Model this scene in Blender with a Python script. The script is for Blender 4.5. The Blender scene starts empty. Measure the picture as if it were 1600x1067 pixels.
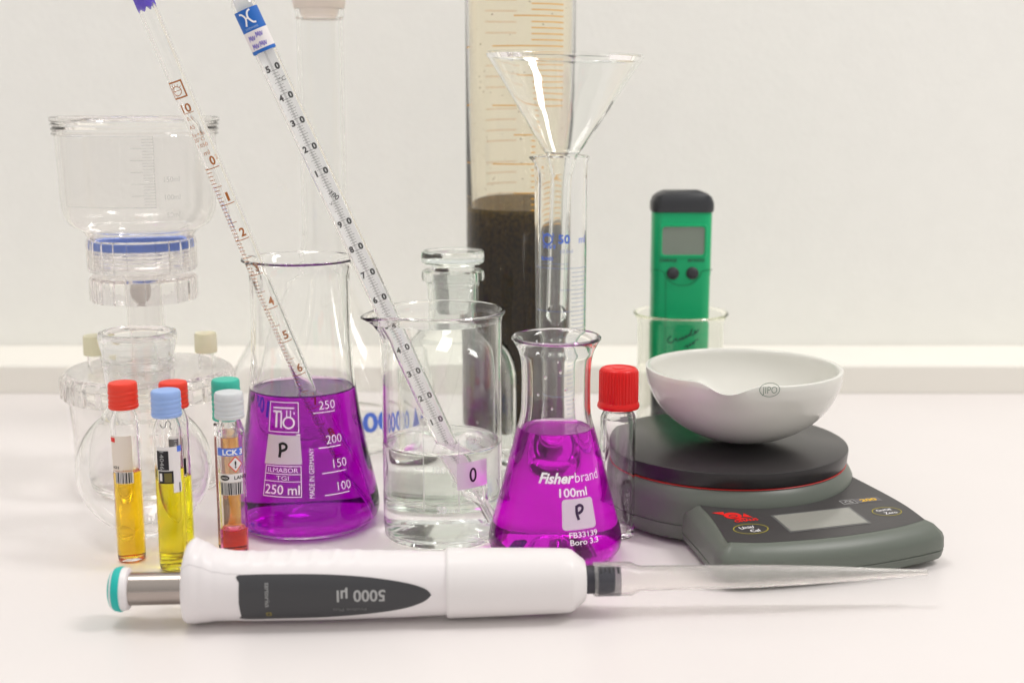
import bpy, bmesh, math, random
from math import sin, cos, pi, radians, atan2, sqrt, asin, atan, tan
from mathutils import Matrix, Vector
random.seed(7)
C = bpy.context.scene
COL = C.collection
# ------------------------------------------------------------------ camera, world, lamps, exposure
CAM_H, PITCH, FPX = 0.212, radians(10.5), 2000.0
cd = bpy.data.cameras.new('camera'); cam = bpy.data.objects.new('camera', cd); COL.objects.link(cam)
cam.location = (0, 0, CAM_H); cam.rotation_euler = (pi/2 - PITCH, 0, 0)
cd.sensor_width = 36; cd.lens = 45; cd.clip_start = 0.02; cd.clip_end = 50
cd.dof.use_dof = True; cd.dof.focus_distance = 0.605; cd.dof.aperture_fstop = 8.0
C.camera = cam
w = bpy.data.worlds.new("World"); C.world = w; w.use_nodes = True
nt = w.node_tree; nt.nodes.clear()
tc = nt.nodes.new('ShaderNodeTexCoord'); sp = nt.nodes.new('ShaderNodeSeparateXYZ')
nt.links.new(tc.outputs['Generated'], sp.inputs[0])
mr = nt.nodes.new('ShaderNodeValToRGB'); mp = nt.nodes.new('ShaderNodeMapRange')
mp.inputs[1].default_value = -1; mp.inputs[2].default_value = 1
nt.links.new(sp.outputs['Z'], mp.inputs[0]); nt.links.new(mp.outputs[0], mr.inputs[0])
e = mr.color_ramp.elements
e[0].position = 0.42; e[0].color = (0.80, 0.775, 0.755, 1)
e[1].position = 0.85; e[1].color = (1.02, 1.0, 0.965, 1)
x = e.new(0.56); x.color = (0.71, 0.70, 0.675, 1)
bg = nt.nodes.new('ShaderNodeBackground'); bg.inputs[1].default_value = 0.72
wo = nt.nodes.new('ShaderNodeOutputWorld')
nt.links.new(mr.outputs[0], bg.inputs[0]); nt.links.new(bg.outputs[0], wo.inputs[0])

def lamp(name, loc, target, sx, sy, power, color):
    l = bpy.data.lights.new(name, 'AREA'); l.shape = 'RECTANGLE'; l.size = sx; l.size_y = sy
    l.energy = power; l.color = color
    o = bpy.data.objects.new(name, l); COL.objects.link(o); o.location = loc
    d = Vector(target) - Vector(loc); o.rotation_euler = d.to_track_quat('-Z', 'Y').to_euler()
    return o
lamp('ceiling_lamp', (-0.40, 0.68, 1.75), (-0.12, 0.50, 0), 0.45, 0.55, 7.0, (1.0, 0.975, 0.94))
lamp('ceiling_lamp', (1.16, 0.45, 1.75), (0.1, 0.7, 0), 0.30, 0.7, 13.0, (1.0, 0.965, 0.95))
C.view_settings.view_transform = 'Standard'; C.view_settings.look = 'None'
C.view_settings.exposure = 0.13; C.view_settings.gamma = 1.0; C.view_settings.use_curve_mapping = False
C.render.engine = 'CYCLES'
cy = C.cycles
cy.use_denoising = True; cy.max_bounces = 64; cy.transmission_bounces = 60; cy.transparent_max_bounces = 24
cy.glossy_bounces = 32; cy.diffuse_bounces = 4; cy.volume_bounces = 0; cy.caustics_refractive = True; cy.caustics_reflective = True
cy.sample_clamp_indirect = 0.0; cy.blur_glossy = 0.0
try: cy.denoiser = 'OPENIMAGEDENOISE'
except Exception: pass

# ------------------------------------------------------------------ reading the photograph: pixel <-> place
def ray(px, py):
    u = (px-800)/FPX; v = (533.5-py)/FPX
    return u, cos(PITCH)+v*sin(PITCH), -sin(PITCH)+v*cos(PITCH)
def at(px, py, y):
    d = ray(px, py); t = y/d[1]; return d[0]*t, y, CAM_H+d[2]*t
def depth(y, z): return y*cos(PITCH) + (CAM_H-z)*sin(PITCH)
def prow(y, z):
    return 533.5 - FPX*((z-CAM_H)*cos(PITCH)+y*sin(PITCH))/depth(y, z)
def PR(y, rows):            # [(row, half width in px)] -> [(radius mm, height mm)], bottom first
    out = []
    for py, hw in rows:
        z = at(800, py, y)[2]; out.append((hw*depth(y, z)/FPX*1000, z*1000))
    return out
def zz(y, py): return at(800, py, y)[2]*1000

# ------------------------------------------------------------------ tags
def tag(o, label=None, cat=None, group=None, kind=None):
    if label: o['label'] = label
    if cat: o['category'] = cat
    if group: o['group'] = group
    if kind: o['kind'] = kind
    return o
def empty(name, loc=(0, 0, 0), rot=None, **k):
    o = bpy.data.objects.new(name, None); COL.objects.link(o); o.location = (loc[0], loc[1], loc[2]+0.0004)
    o.empty_display_size = 0.02
    if rot is not None: o.rotation_euler = rot
    return tag(o, **k)

# ------------------------------------------------------------------ materials
MATS = {}
def newmat(name):
    m = bpy.data.materials.new(name); m.use_nodes = True; m.node_tree.nodes.clear(); return m, m.node_tree
def pbr(name, col, rough=0.5, metal=0.0, spec=0.5, bump=None, coat=0.0, vary=None, trans=0.0, sss=0.0, alpha=1.0, bdist=0.0004, ior=1.45):
    if name in MATS: return MATS[name]
    m, n = newmat(name)
    b = n.nodes.new('ShaderNodeBsdfPrincipled'); o = n.nodes.new('ShaderNodeOutputMaterial')
    n.links.new(b.outputs[0], o.inputs[0])
    b.inputs['Base Color'].default_value = (*col, 1); b.inputs['Roughness'].default_value = rough
    b.inputs['Metallic'].default_value = metal; b.inputs['Specular IOR Level'].default_value = spec
    b.inputs['Coat Weight'].default_value = coat; b.inputs['Transmission Weight'].default_value = trans
    b.inputs['Alpha'].default_value = alpha; b.inputs['IOR'].default_value = ior
    if sss:
        b.inputs['Subsurface Weight'].default_value = sss; b.inputs['Subsurface Radius'].default_value = (1, .8, .7)
        b.inputs['Subsurface Scale'].default_value = 0.002
    t = n.nodes.new('ShaderNodeTexCoord')
    if vary:
        s, amt = vary
        nz = n.nodes.new('ShaderNodeTexNoise'); nz.inputs['Scale'].default_value = s; nz.inputs['Detail'].default_value = 4
        n.links.new(t.outputs['Object'], nz.inputs['Vector'])
        r = n.nodes.new('ShaderNodeValToRGB')
        r.color_ramp.elements[0].position = .3; r.color_ramp.elements[1].position = .7
        r.color_ramp.elements[0].color = (*[c*(1-amt) for c in col], 1); r.color_ramp.elements[1].color = (*[min(1, c*(1+amt)) for c in col], 1)
        n.links.new(nz.outputs[0], r.inputs[0]); n.links.new(r.outputs[0], b.inputs['Base Color'])
    if bump:
        s, st = bump
        nz = n.nodes.new('ShaderNodeTexNoise'); nz.inputs['Scale'].default_value = s; nz.inputs['Detail'].default_value = 3
        n.links.new(t.outputs['Object'], nz.inputs['Vector'])
        bp = n.nodes.new('ShaderNodeBump'); bp.inputs['Strength'].default_value = st; bp.inputs['Distance'].default_value = bdist
        n.links.new(nz.outputs[0], bp.inputs['Height']); n.links.new(bp.outputs[0], b.inputs['Normal'])
    MATS[name] = m; return m
def glass(name, col=(0.997, 0.998, 0.996), ior=1.47, rough=0.0, absorb=None, bump=None):
    if name in MATS: return MATS[name]
    m, n = newmat(name)
    b = n.nodes.new('ShaderNodeBsdfGlass'); o = n.nodes.new('ShaderNodeOutputMaterial')
    b.inputs['Color'].default_value = (*col, 1); b.inputs['IOR'].default_value = ior; b.inputs['Roughness'].default_value = rough
    n.links.new(b.outputs[0], o.inputs[0])
    if bump:
        t = n.nodes.new('ShaderNodeTexCoord'); nz = n.nodes.new('ShaderNodeTexNoise'); nz.inputs['Scale'].default_value = bump[0]
        nz.inputs['Detail'].default_value = 1
        n.links.new(t.outputs['Object'], nz.inputs['Vector'])
        bp = n.nodes.new('ShaderNodeBump'); bp.inputs['Strength'].default_value = bump[1]; bp.inputs['Distance'].default_value = 0.001
        n.links.new(nz.outputs[0], bp.inputs['Height']); n.links.new(bp.outputs[0], b.inputs['Normal'])
    if absorb:
        dens, c = absorb
        v = n.nodes.new('ShaderNodeVolumeAbsorption'); v.inputs['Density'].default_value = dens; v.inputs['Color'].default_value = (*c, 1)
        n.links.new(v.outputs[0], o.inputs['Volume'])
    MATS[name] = m; return m
def liquid(name, T, L=0.06, ior=1.335):
    """T: fraction of red/green/blue light left after L metres. The 'top' face attribute marks the free
    surface (air above); every other face touches the glass wall."""
    if name in MATS: return MATS[name]
    s = [-math.log(max(t, 1e-5))/L for t in T]; d = max(max(s)*1.02, 0.01)
    m, n = newmat(name)
    b = n.nodes.new('ShaderNodeBsdfGlass'); o = n.nodes.new('ShaderNodeOutputMaterial'); b.inputs['Roughness'].default_value = 0
    a = n.nodes.new('ShaderNodeAttribute'); a.attribute_name = 'top'
    r = n.nodes.new('ShaderNodeMapRange'); r.inputs[3].default_value = ior/1.47; r.inputs[4].default_value = ior
    n.links.new(a.outputs['Fac'], r.inputs[0]); n.links.new(r.outputs[0], b.inputs['IOR'])
    n.links.new(b.outputs[0], o.inputs[0])
    v = n.nodes.new('ShaderNodeVolumeAbsorption'); v.inputs['Density'].default_value = d
    v.inputs['Color'].default_value = (*[1-x/d for x in s], 1)
    n.links.new(v.outputs[0], o.inputs['Volume'])
    MATS[name] = m; return m

CLEAR = glass('borosilicate_glass')
THICK = glass('greenish_glass', (0.978, 0.988, 0.979), 1.5)
FROST = pbr('ground_glass', (0.86, 0.86, 0.84), 0.9, alpha=0.26, spec=0.1)
PLAST = glass('clear_polysulfone', (0.985, 0.98, 0.978), 1.5, 0.04)
LIDM = pbr('hazy_clear_plastic', (0.95, 0.945, 0.93), 0.14, trans=0.90, ior=1.35)
PLAST2 = glass('clear_polycarbonate', (0.985, 0.982, 0.98), 1.42, 0.03)
MILK = pbr('milky_polypropylene', (0.97, 0.955, 0.94), 0.24, trans=0.90, ior=1.35)
WHITE_INK = pbr('white_ink', (0.90, 0.88, 0.90), 0.6)
FAINT_INK = pbr('faint_white_ink', (0.85, 0.85, 0.83), 0.6, alpha=0.55)
BLACK_INK = pbr('black_ink', (0.012, 0.01, 0.014), 0.5)
GREY_INK = pbr('grey_ink', (0.18, 0.18, 0.19), 0.6, alpha=0.75)
PALE_INK = pbr('pale_grey_ink', (0.35, 0.36, 0.36), 0.6, alpha=0.35)
BROWN_INK = pbr('brown_ink', (0.40, 0.12, 0.012), 0.5)
ORANGE_INK = pbr('amber_ink', (0.80, 0.42, 0.06), 0.5, alpha=0.85)
BLUE_INK = pbr('blue_ink', (0.09, 0.19, 0.72), 0.5)
VIOLET_INK = pbr('violet_ink', (0.10, 0.05, 0.55), 0.5, alpha=0.8)
RED_INK = pbr('red_ink', (0.75, 0.01, 0.008), 0.5)
GREEN_INK = pbr('green_ink', (0.07, 0.16, 0.10), 0.5, alpha=0.8)
YELLOW_INK = pbr('yellow_ink', (0.75, 0.45, 0.02), 0.5)
SILVER_INK = pbr('silver_ink', (0.42, 0.42, 0.42), 0.5)
PAPER = pbr('paper', (0.80, 0.76, 0.76), 0.7)
LILAC = pbr('translucent_paper', (0.72, 0.63, 0.72), 0.7, alpha=0.92)

# ------------------------------------------------------------------ mesh builder (millimetres in, metres out)
def catmull(p, k=6):
    out = []
    for i in range(len(p)-1):
        p0 = p[max(i-1, 0)]; p1 = p[i]; p2 = p[i+1]; p3 = p[min(i+2, len(p)-1)]
        if p1 == p2: continue
        for j in range(k):
            t = j/k
            out.append(tuple(0.5*((2*b)+(-a+c)*t+(2*a-5*b+4*c-d)*t*t+(-a+3*b-3*c+d)*t**3) for a, b, c, d in zip(p0, p1, p2, p3)))
    out.append(tuple(p[-1])); return out
def interp(prof, z):
    for (r0, z0), (r1, z1) in zip(prof, prof[1:]):
        if (z0 <= z <= z1) and z1 > z0: return r0+(r1-r0)*(z-z0)/(z1-z0)
    return prof[-1][0] if z > prof[-1][1] else prof[0][0]
class MB:
    def __init__(s): s.v = []; s.f = []; s.m = []; s.a = []; s.mats = []
    def mi(s, m):
        if m not in s.mats: s.mats.append(m)
        return s.mats.index(m)
    def add(s, v, f, mat, attr=0.0):
        b = len(s.v); s.v += [tuple(p) for p in v]; i = s.mi(mat)
        for q in f: s.f.append([b+j for j in q]); s.m.append(i); s.a.append(attr)
    def lathe(s, prof, mat, n=72, rf=None, attr=0.0, c=(0, 0, 0), close=False):
        prof = [p for i, p in enumerate(prof) if i == 0 or (abs(p[0]-prof[i-1][0])+abs(p[1]-prof[i-1][1])) > 1e-5]
        v = []; f = []; idx = []
        for r, z in prof:
            if r < 1e-4: idx.append([len(v)]*n); v.append((c[0], c[1], c[2]+z)); continue
            row = []
            for j in range(n):
                a = 2*pi*j/n; R, Z = (r, z) if rf is None else rf(a, r, z)
                row.append(len(v)); v.append((c[0]+R*cos(a), c[1]+R*sin(a), c[2]+Z))
            idx.append(row)
        L = list(zip(idx, idx[1:]))
        if close: L.append((idx[-1], idx[0]))
        for A, B in L:
            for j in range(n):
                k = (j+1) % n; q = []
                for t in (A[j], A[k], B[k], B[j]):
                    if t not in q: q.append(t)
                if len(q) > 2: f.append(q)
        s.add(v, f, mat, attr)
    def prism(s, pts, z0, z1, mat, bev=0.0):
        """closed outline (counter-clockwise) raised from z0 to z1 with a small chamfer"""
        n = len(pts); cx = sum(p[0] for p in pts)/n; cyy = sum(p[1] for p in pts)/n
        def ins(d):
            out = []
            for i in range(n):
                a = pts[i-1]; b = pts[(i+1) % n]; tx, ty = b[0]-a[0], b[1]-a[1]; l = math.hypot(tx, ty) or 1
                out.append((pts[i][0]-ty/l*d, pts[i][1]+tx/l*d))
            return out
        L = [(ins(bev), z0), (pts, z0+bev), (pts, z1-bev), (ins(bev), z1)] if bev else [(pts, z0), (pts, z1)]
        v = []; f = []
        for P, z in L: v += [(x, y, z) for x, y in P]
        for k in range(len(L)-1):
            for i in range(n):
                j = (i+1) % n; f.append([k*n+i, k*n+j, (k+1)*n+j, (k+1)*n+i])
        f.append([n-1-i for i in range(n)]); f.append([(len(L)-1)*n+i for i in range(n)])
        s.add(v, f, mat)
    def box(s, x0, y0, z0, x1, y1, z1, mat, bev=0.0):
        s.prism([(x0, y0), (x1, y0), (x1, y1), (x0, y1)], z0, z1, mat, bev)
    def loft(s, rings, mat, caps=True):
        n = len(rings[0]); v = []; f = []
        for r in rings: v += r
        for k in range(len(rings)-1):
            for i in range(n):
                j = (i+1) % n; f.append([k*n+i, k*n+j, (k+1)*n+j, (k+1)*n+i])
        if caps: f.append([n-1-i for i in range(n)]); f.append([(len(rings)-1)*n+i for i in range(n)])
        s.add(v, f, mat)
    def build(s, name, parent=None, loc=None, sharp=38, xf=None):
        me = bpy.data.meshes.new(name)
        vs = [(Vector(p)*0.001) for p in s.v]
        if xf is not None: vs = [xf @ p for p in vs]
        me.from_pydata([tuple(p) for p in vs], [], s.f)
        for m in s.mats: me.materials.append(m)
        me.polygons.foreach_set('material_index', s.m)
        me.polygons.foreach_set('use_smooth', [True]*len(s.f))
        at_ = me.attributes.new('top', 'FLOAT', 'FACE'); at_.data.foreach_set('value', s.a)
        me.update()
        if sharp: me.set_sharp_from_angle(angle=radians(sharp))
        o = bpy.data.objects.new(name, me); COL.objects.link(o)
        if parent is not None: o.parent = parent
        if loc is not None: o.location = loc
        return o

# ------------------------------------------------------------------ flat print: text, bars, strokes
TC = {}
def text2d(s, bold=0.0, shear=0.0):
    k = (s, bold, shear)
    if k not in TC:
        cu = bpy.data.curves.new('t', 'FONT'); cu.body = s; cu.offset = bold; cu.shear = shear; cu.size = 1; cu.resolution_u = 3
        o = bpy.data.objects.new('t', cu); COL.objects.link(o)
        bpy.context.view_layer.update()
        me = bpy.data.meshes.new_from_object(o.evaluated_get(bpy.context.evaluated_depsgraph_get()))
        V = [(p.co.x, p.co.y) for p in me.vertices]; F = [list(p.vertices) for p in me.polygons]
        bpy.data.objects.remove(o); bpy.data.curves.remove(cu); bpy.data.meshes.remove(me)
        TC[k] = (V, F)
    return TC[k]
class Ink:
    """2-D print in millimetres, u to the right and v up"""
    def __init__(s): s.l = []
    def poly(s, pts, mat): s.l.append((list(pts), [list(range(len(pts)))], mat)); return s
    def rect(s, u0, v0, u1, v1, mat): return s.poly([(u0, v0), (u1, v0), (u1, v1), (u0, v1)], mat)
    def frame(s, u0, v0, u1, v1, t, mat):
        s.rect(u0, v0, u1, v0+t, mat); s.rect(u0, v1-t, u1, v1, mat); s.rect(u0, v0+t, u0+t, v1-t, mat); s.rect(u1-t, v0+t, u1, v1-t, mat); return s
    def stroke(s, pts, wd, mat, sm=True):
        if sm and len(pts) > 2: pts = catmull(pts, 4)
        L = []; R = []
        for i, p in enumerate(pts):
            a = pts[max(i-1, 0)]; b = pts[min(i+1, len(pts)-1)]; dx, dy = b[0]-a[0], b[1]-a[1]; l = math.hypot(dx, dy) or 1
            L.append((p[0]-dy/l*wd/2, p[1]+dx/l*wd/2)); R.append((p[0]+dy/l*wd/2, p[1]-dx/l*wd/2))
        n = len(pts); s.l.append((L+R, [[n+i, n+i+1, i+1, i] for i in range(n-1)], mat)); return s
    def ring(s, u, v, a, b, t, mat, n=28):
        O = [(u+a*cos(2*pi*i/n), v+b*sin(2*pi*i/n)) for i in range(n)]; I = [(u+(a-t)*cos(2*pi*i/n), v+(b-t)*sin(2*pi*i/n)) for i in range(n)]
        s.l.append((O+I, [[i, (i+1) % n, n+(i+1) % n, n+i] for i in range(n)], mat)); return s
    def disc(s, u, v, a, b, mat, n=24): return s.poly([(u+a*cos(2*pi*i/n), v+b*sin(2*pi*i/n)) for i in range(n)], mat)
    def text(s, t, u, v, h, mat, w=None, bold=0.0, shear=0.0, rot=0, al='c'):
        """h: height of the capitals; (u, v): centre (al='c') or left end of the base line (al='l')"""
        V, F = text2d(t, bold, shear)
        if not V: return s
        x0 = min(p[0] for p in V); x1 = max(p[0] for p in V); y0 = min(p[1] for p in V); y1 = max(p[1] for p in V)
        k = h/0.72; kx = k if w is None else w/(x1-x0)
        cx, cyy = ((x0+x1)/2, 0.36) if al == 'c' else (x0, 0)
        P = [((x-cx)*kx, (y-cyy)*k) for x, y in V]
        c_, s_ = cos(radians(rot)), sin(radians(rot))
        s.l.append(([(u+x*c_-y*s_, v+x*s_+y*c_) for x, y in P], F, mat)); return s
    def put(s, mb, fn, step=None, vstep=None):
        """lay the print on a surface; fn(u, v) -> point; long faces are cut every `step` mm so they follow it"""
        for V, F, mat in s.l:
            if step or vstep:
                bm = bmesh.new(); vv = [bm.verts.new((a, b, 0)) for a, b in V]
                for q in F:
                    try: bm.faces.new([vv[i] for i in q])
                    except ValueError: pass
                for ax, st in ((0, step), (1, vstep)):
                    if not st: continue
                    lo = min(p[ax] for p in V); hi = max(p[ax] for p in V); k = math.ceil(lo/st)
                    while k*st < hi:
                        co = [0, 0, 0]; co[ax] = k*st; no = [0, 0, 0]; no[ax] = 1
                        bmesh.ops.bisect_plane(bm, geom=bm.verts[:]+bm.edges[:]+bm.faces[:], plane_co=co, plane_no=no); k += 1
                bm.verts.index_update()
                V2 = [(p.co.x, p.co.y) for p in bm.verts]; F2 = [[q.index for q in f.verts] for f in bm.faces]; bm.free()
            else: V2, F2 = V, F
            mb.add([fn(a, b) for a, b in V2], F2, mat)
def onrev(prof, phi0, z0, off=0.12, c=(0, 0)):
    """surface of revolution: u runs round it, v along its height"""
    def fn(u, v):
        z = z0+v; r = interp(prof, z); R0 = max(interp(prof, z0), 1); a = phi0+u/R0
        return (c[0]+(r+off)*cos(a), c[1]+(r+off)*sin(a), z)
    return fn
def oncyl(R, phi0=-pi/2, z0=0, off=0.1): return onrev([(R, -1e4), (R, 1e4)], phi0, z0, off)
def hit(px, py, cx, cyy, prof):
    """where the line of sight through a pixel meets a vessel standing at (cx, cyy): azimuth and height mm"""
    d = ray(px, py); t = (cyy-0.08)/d[1]
    while t < 1.3:
        X = d[0]*t-cx; Y = d[1]*t-cyy; Z = (CAM_H+d[2]*t)*1000
        if math.hypot(X, Y)*1000 <= interp(prof, Z)+0.12 and Z > -5: break
        t += 0.0001
    return atan2(Y, X), Z

# ------------------------------------------------------------------ glass vessels with an outside, an inside and what they hold
def vessel(outer, rim, wall, base, fill=None, gl=CLEAR, liq=None, n=96, rf=None, corner=4.0, men=1.3, inner_fn=None):
    """outer: (r, z) bottom centre upwards; rim: points over the lip, ending on the inner edge."""
    g = MB(); top = rim[-1][1]
    zc = base+corner
    rin = inner_fn or (lambda z: max(interp(outer, z)-wall, 0.2))
    N = 44; zs = [top+(zc-top)*i/N for i in range(1, N+1)]
    inner = [(rin(z), z) for z in zs]
    R0 = inner[-1][0]; cr = min(corner, R0-0.1)
    arc = [(R0-cr+cr*cos(a), base+corner-corner*sin(a)) for a in [pi/2*i/6 for i in range(1, 7)]]
    full = inner+arc+[(0, base)]
    if fill is None:
        g.lathe(outer+rim+full, gl, n, rf); return g, None
    zl = fill+men
    wet = [p for p in full if p[1] < zl]; dry = [p for p in full if p[1] >= zl]
    join = (rin(zl), zl)
    g.lathe(outer+rim+dry+[join], gl, n, rf)
    l = MB(); side = list(reversed(wet))+[join]
    l.lathe(side, liq, n, rf)
    Rj = join[0]
    topp = [(Rj, zl)]+[(Rj-d, fill+men*math.exp(-d/0.9)) for d in (0.25, 0.6, 1.1, 1.8, 2.8) if d < Rj*0.8]+[(Rj*0.15 if Rj < 4 else (Rj-4)*0.8, fill), (0, fill)]
    l.lathe(topp, liq, n, rf, attr=1.0)
    # one shell: weld the ring where the side meets the free surface
    return g, l
def weld(o, d=1e-6):
    bm = bmesh.new(); bm.from_mesh(o.data); bmesh.ops.remove_doubles(bm, verts=bm.verts, dist=d); bm.to_mesh(o.data); bm.free()

# ================================================================== THE SETTING
def sheet_struct(name, x0, y0, z0, x1, y1, z1, mat, bev=0.0):
    m = MB(); m.box(x0, y0, z0, x1, y1, z1, mat, bev); o = m.build(name); tag(o, kind='structure'); return o
M_BENCH = pbr('bench_laminate', (0.765, 0.722, 0.712), 0.33, spec=0.35, vary=(9, 0.012), bump=(600, 0.05), bdist=0.0002)
M_LEDGE = pbr('ledge_laminate', (0.85, 0.82, 0.76), 0.6, spec=0.2, vary=(7, 0.015))
M_WALL = pbr('plaster_wall', (0.89, 0.885, 0.85), 0.85, spec=0.2, vary=(55, 0.01), bump=(170, 0.32), bdist=0.0010)
sheet_struct('bench_top', -1600, -420, -30, 1900, 931, 0, M_BENCH)
sheet_struct('bench_upstand', -1600, 931.5, -30, 1900, 1012, 21.5, M_LEDGE, 1.5)
sheet_struct('wall', -1700, 1012.5, -400, 2000, 1100, 2300, M_WALL)

# ================================================================== BACK ROW
# ---- tall brown-filled measuring cylinder
cx, yy = 0.0050, 0.775
R = 32.6
t = empty('measuring_cylinder', (cx, yy, 0), label='tall wide measuring cylinder half full of dark brown sludge, amber graduation lines', cat='measuring cylinder')
outer = [(0, 0), (44, 0), (46, 1.5), (45, 6), (36, 11), (R, 16), (R, 420)]
zl = zz(yy+0.03, 319)
M_SLUDGE = pbr('brown_sludge', (0.030, 0.018, 0.006), 0.5, spec=0.15)
n_ = M_SLUDGE.node_tree
b_ = [q for q in n_.nodes if q.type == 'BSDF_PRINCIPLED'][0]
tcn = n_.nodes.new('ShaderNodeTexCoord'); sx = n_.nodes.new('ShaderNodeSeparateXYZ'); n_.links.new(tcn.outputs['Object'], sx.inputs[0])
nz = n_.nodes.new('ShaderNodeTexNoise'); nz.inputs['Scale'].default_value = 110; nz.inputs['Detail'].default_value = 6; nz.inputs['Roughness'].default_value = .7
n_.links.new(tcn.outputs['Object'], nz.inputs['Vector'])
ma = n_.nodes.new('ShaderNodeMath'); ma.operation = 'MULTIPLY_ADD'; ma.inputs[1].default_value = 0.012
n_.links.new(nz.outputs[0], ma.inputs[0]); n_.links.new(sx.outputs['Z'], ma.inputs[2])
mpp = n_.nodes.new('ShaderNodeMapRange'); mpp.inputs[1].default_value = (zl-20)/1000+.006; mpp.inputs[2].default_value = (zl+1)/1000+.006
n_.links.new(ma.outputs[0], mpp.inputs[0])
rp = n_.nodes.new('ShaderNodeValToRGB'); rp.color_ramp.elements[0].color = (0.034, 0.018, 0.002, 1); rp.color_ramp.elements[1].color = (0.095, 0.058, 0.007, 1)
q = rp.color_ramp.elements.new(0.55); q.color = (0.052, 0.028, 0.003, 1); q = rp.color_ramp.elements.new(0.82); q.color = (0.060, 0.035, 0.004, 1)
n_.links.new(mpp.outputs[0], rp.inputs[0])
gr = n_.nodes.new('ShaderNodeTexNoise'); gr.inputs['Scale'].default_value = 520; gr.inputs['Detail'].default_value = 4; n_.links.new(tcn.outputs['Object'], gr.inputs['Vector'])
gm = n_.nodes.new('ShaderNodeMapRange'); gm.inputs[1].default_value = .35; gm.inputs[2].default_value = .68; gm.inputs[3].default_value = .6; gm.inputs[4].default_value = 1.8; n_.links.new(gr.outputs[0], gm.inputs[0])
vm = n_.nodes.new('ShaderNodeVectorMath'); vm.operation = 'SCALE'; n_.links.new(rp.outputs[0], vm.inputs[0]); n_.links.new(gm.outputs[0], vm.inputs['Scale']); n_.links.new(vm.outputs[0], b_.inputs['Base Color'])
g, l = vessel(outer, [(R-1, 421), (R-2, 420)], 2.0, 16, zl, CLEAR, M_SLUDGE, men=.2)
P2 = [(R, -10), (R, 500)]
ink = Ink(); d10 = (zz(yy-R/1000, 241)-zz(yy-R/1000, 285))/4.7
z1 = zz(yy-R/1000, 258); k = 0
step = (zz(yy-R/1000, 73)-z1)/20
for k in range(-9, 34):
    z = z1+k*step
    u1 = 27.5
    if k % 10 == 0: u0 = -17
    elif k % 5 == 0: u0 = -4
    else: u0 = 6
    if z < zl-2: continue
    if 1 <= k <= 9 and k % 10: u1 = 8.5 if k % 5 else 7
    ink.rect(u0, z-0.36, u1, z+0.36, ORANGE_INK)
    if k % 10 == 0: ink.rect(-43, z-0.3, -37, z+0.3, ORANGE_INK)
    elif k % 2 == 0: ink.rect(-100, z-0.2, -78, z+0.2, ORANGE_INK)
ink.put(g, onrev(P2, -pi/2, 0, 0.15), step=2.0)
M_FLECK = pbr('dried_sludge_fleck', (0.35, 0.24, 0.08), 0.8, alpha=0.7)
M_HAZE, n_ = newmat('dried_sludge_film')
tr = n_.nodes.new('ShaderNodeBsdfTransparent'); tr.inputs[0].default_value = (0.985, 0.95, 0.86, 1)
oo = n_.nodes.new('ShaderNodeOutputMaterial'); n_.links.new(tr.outputs[0], oo.inputs[0])
fk = Ink()
for i in range(150):
    u = random.uniform(-48, 48); v = zl+3+random.random()**1.3*135; s = random.uniform(0.25, 0.75)
    fk.poly([(u+s*random.uniform(.5, 1.2)*cos(a), v+s*random.uniform(.4, 1)*sin(a)) for a in [2*pi*j/6 for j in range(6)]], M_FLECK)
fk.put(g, onrev([(R-2.4, -10), (R-2.4, 500)], -pi/2, 0, 0))
g.build('glass_body', t)
film = MB(); film.lathe([(R-2.3, zl+0.5), (R-2.3, 400)], M_HAZE, 64); film.build('dried_film', t)
o = l.build('sludge', t); weld(o)

# ---- volumetric flask with a frosted stopper
cx, yy = -0.117, 0.80
t = empty('volumetric_flask', (cx, yy, 0), label='large clear pear-shaped flask with a long neck and big blue print, at the back', cat='flask')
outer = [(0, 0), (50, 0), (60, 3), (64.5, 12), (65.5, 24), (62, 40), (54, 56), (44, 72), (33, 88), (23, 104), (16.5, 118), (14, 130), (13.6, 140), (13.6, 200), (13.6, 262), (13.6, 262)]
outer = outer[:2]+catmull(outer[2:], 5)
g, l = vessel(outer, [(14.6, 263), (14.8, 270), (14.0, 271), (12.4, 270)], 1.6, 4, None, CLEAR)
ink = Ink()
ph, z0 = hit(566, 662, cx, yy, outer)
ink.text('1000', 2, 0, 11.5, BLUE_INK, w=36, bold=0.03)
ink.poly([(25, -6), (35, -6), (30, 6)], BLUE_INK); ink.rect(38, 2, 48, 4, BLUE_INK); ink.rect(37, -3, 47, -1, BLUE_INK)
ink.put(g, onrev(outer, ph, z0, 0.2), step=3, vstep=3)
g.build('glass_body', t)
s = MB(); s.lathe([(0, 264), (11, 264), (12.2, 268), (15.2, 268.5), (16.5, 276), (16.5, 300), (14, 303), (0, 303)], pbr('stopper_plastic', (0.90, 0.82, 0.76), 0.4, trans=.6), 48)
s.build('stopper', t)

# ---- reagent bottle with flat glass stopper
cx, yy = -0.0320, 0.690
t = empty('reagent_bottle', (cx, yy, 0), label='empty greenish glass bottle closed with a flat disc glass stopper', cat='bottle')
outer = [(0, 0), (30, 0), (33.5, 1.5), (35, 5), (35, 30), (35, 58), (34, 70), (30, 80), (23, 87), (16, 92), (14, 96), (13.8, 104), (13.8, 114)]
outer = outer[:2]+catmull(outer[2:], 5)
g, l = vessel(outer, [(15, 117.5), (16.8, 118), (17.2, 120), (16.8, 122.6), (15.5, 123.4), (11.5, 123.2)], 2.2, 5, None, THICK)
g.build('glass_body', t)
s = MB(); s.lathe([(0, 100), (9, 100), (11.2, 123.6), (12, 126), (16.2, 127), (17.4, 128), (17.6, 131), (17.3, 133), (16.4, 133.8), (0, 133.4)], THICK, 8*9, rf=lambda a, r, z: (r*(1-0.012*(1+cos(8*a))), z) if z > 126.5 else (r, z))
s.build('stopper', t)
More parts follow.
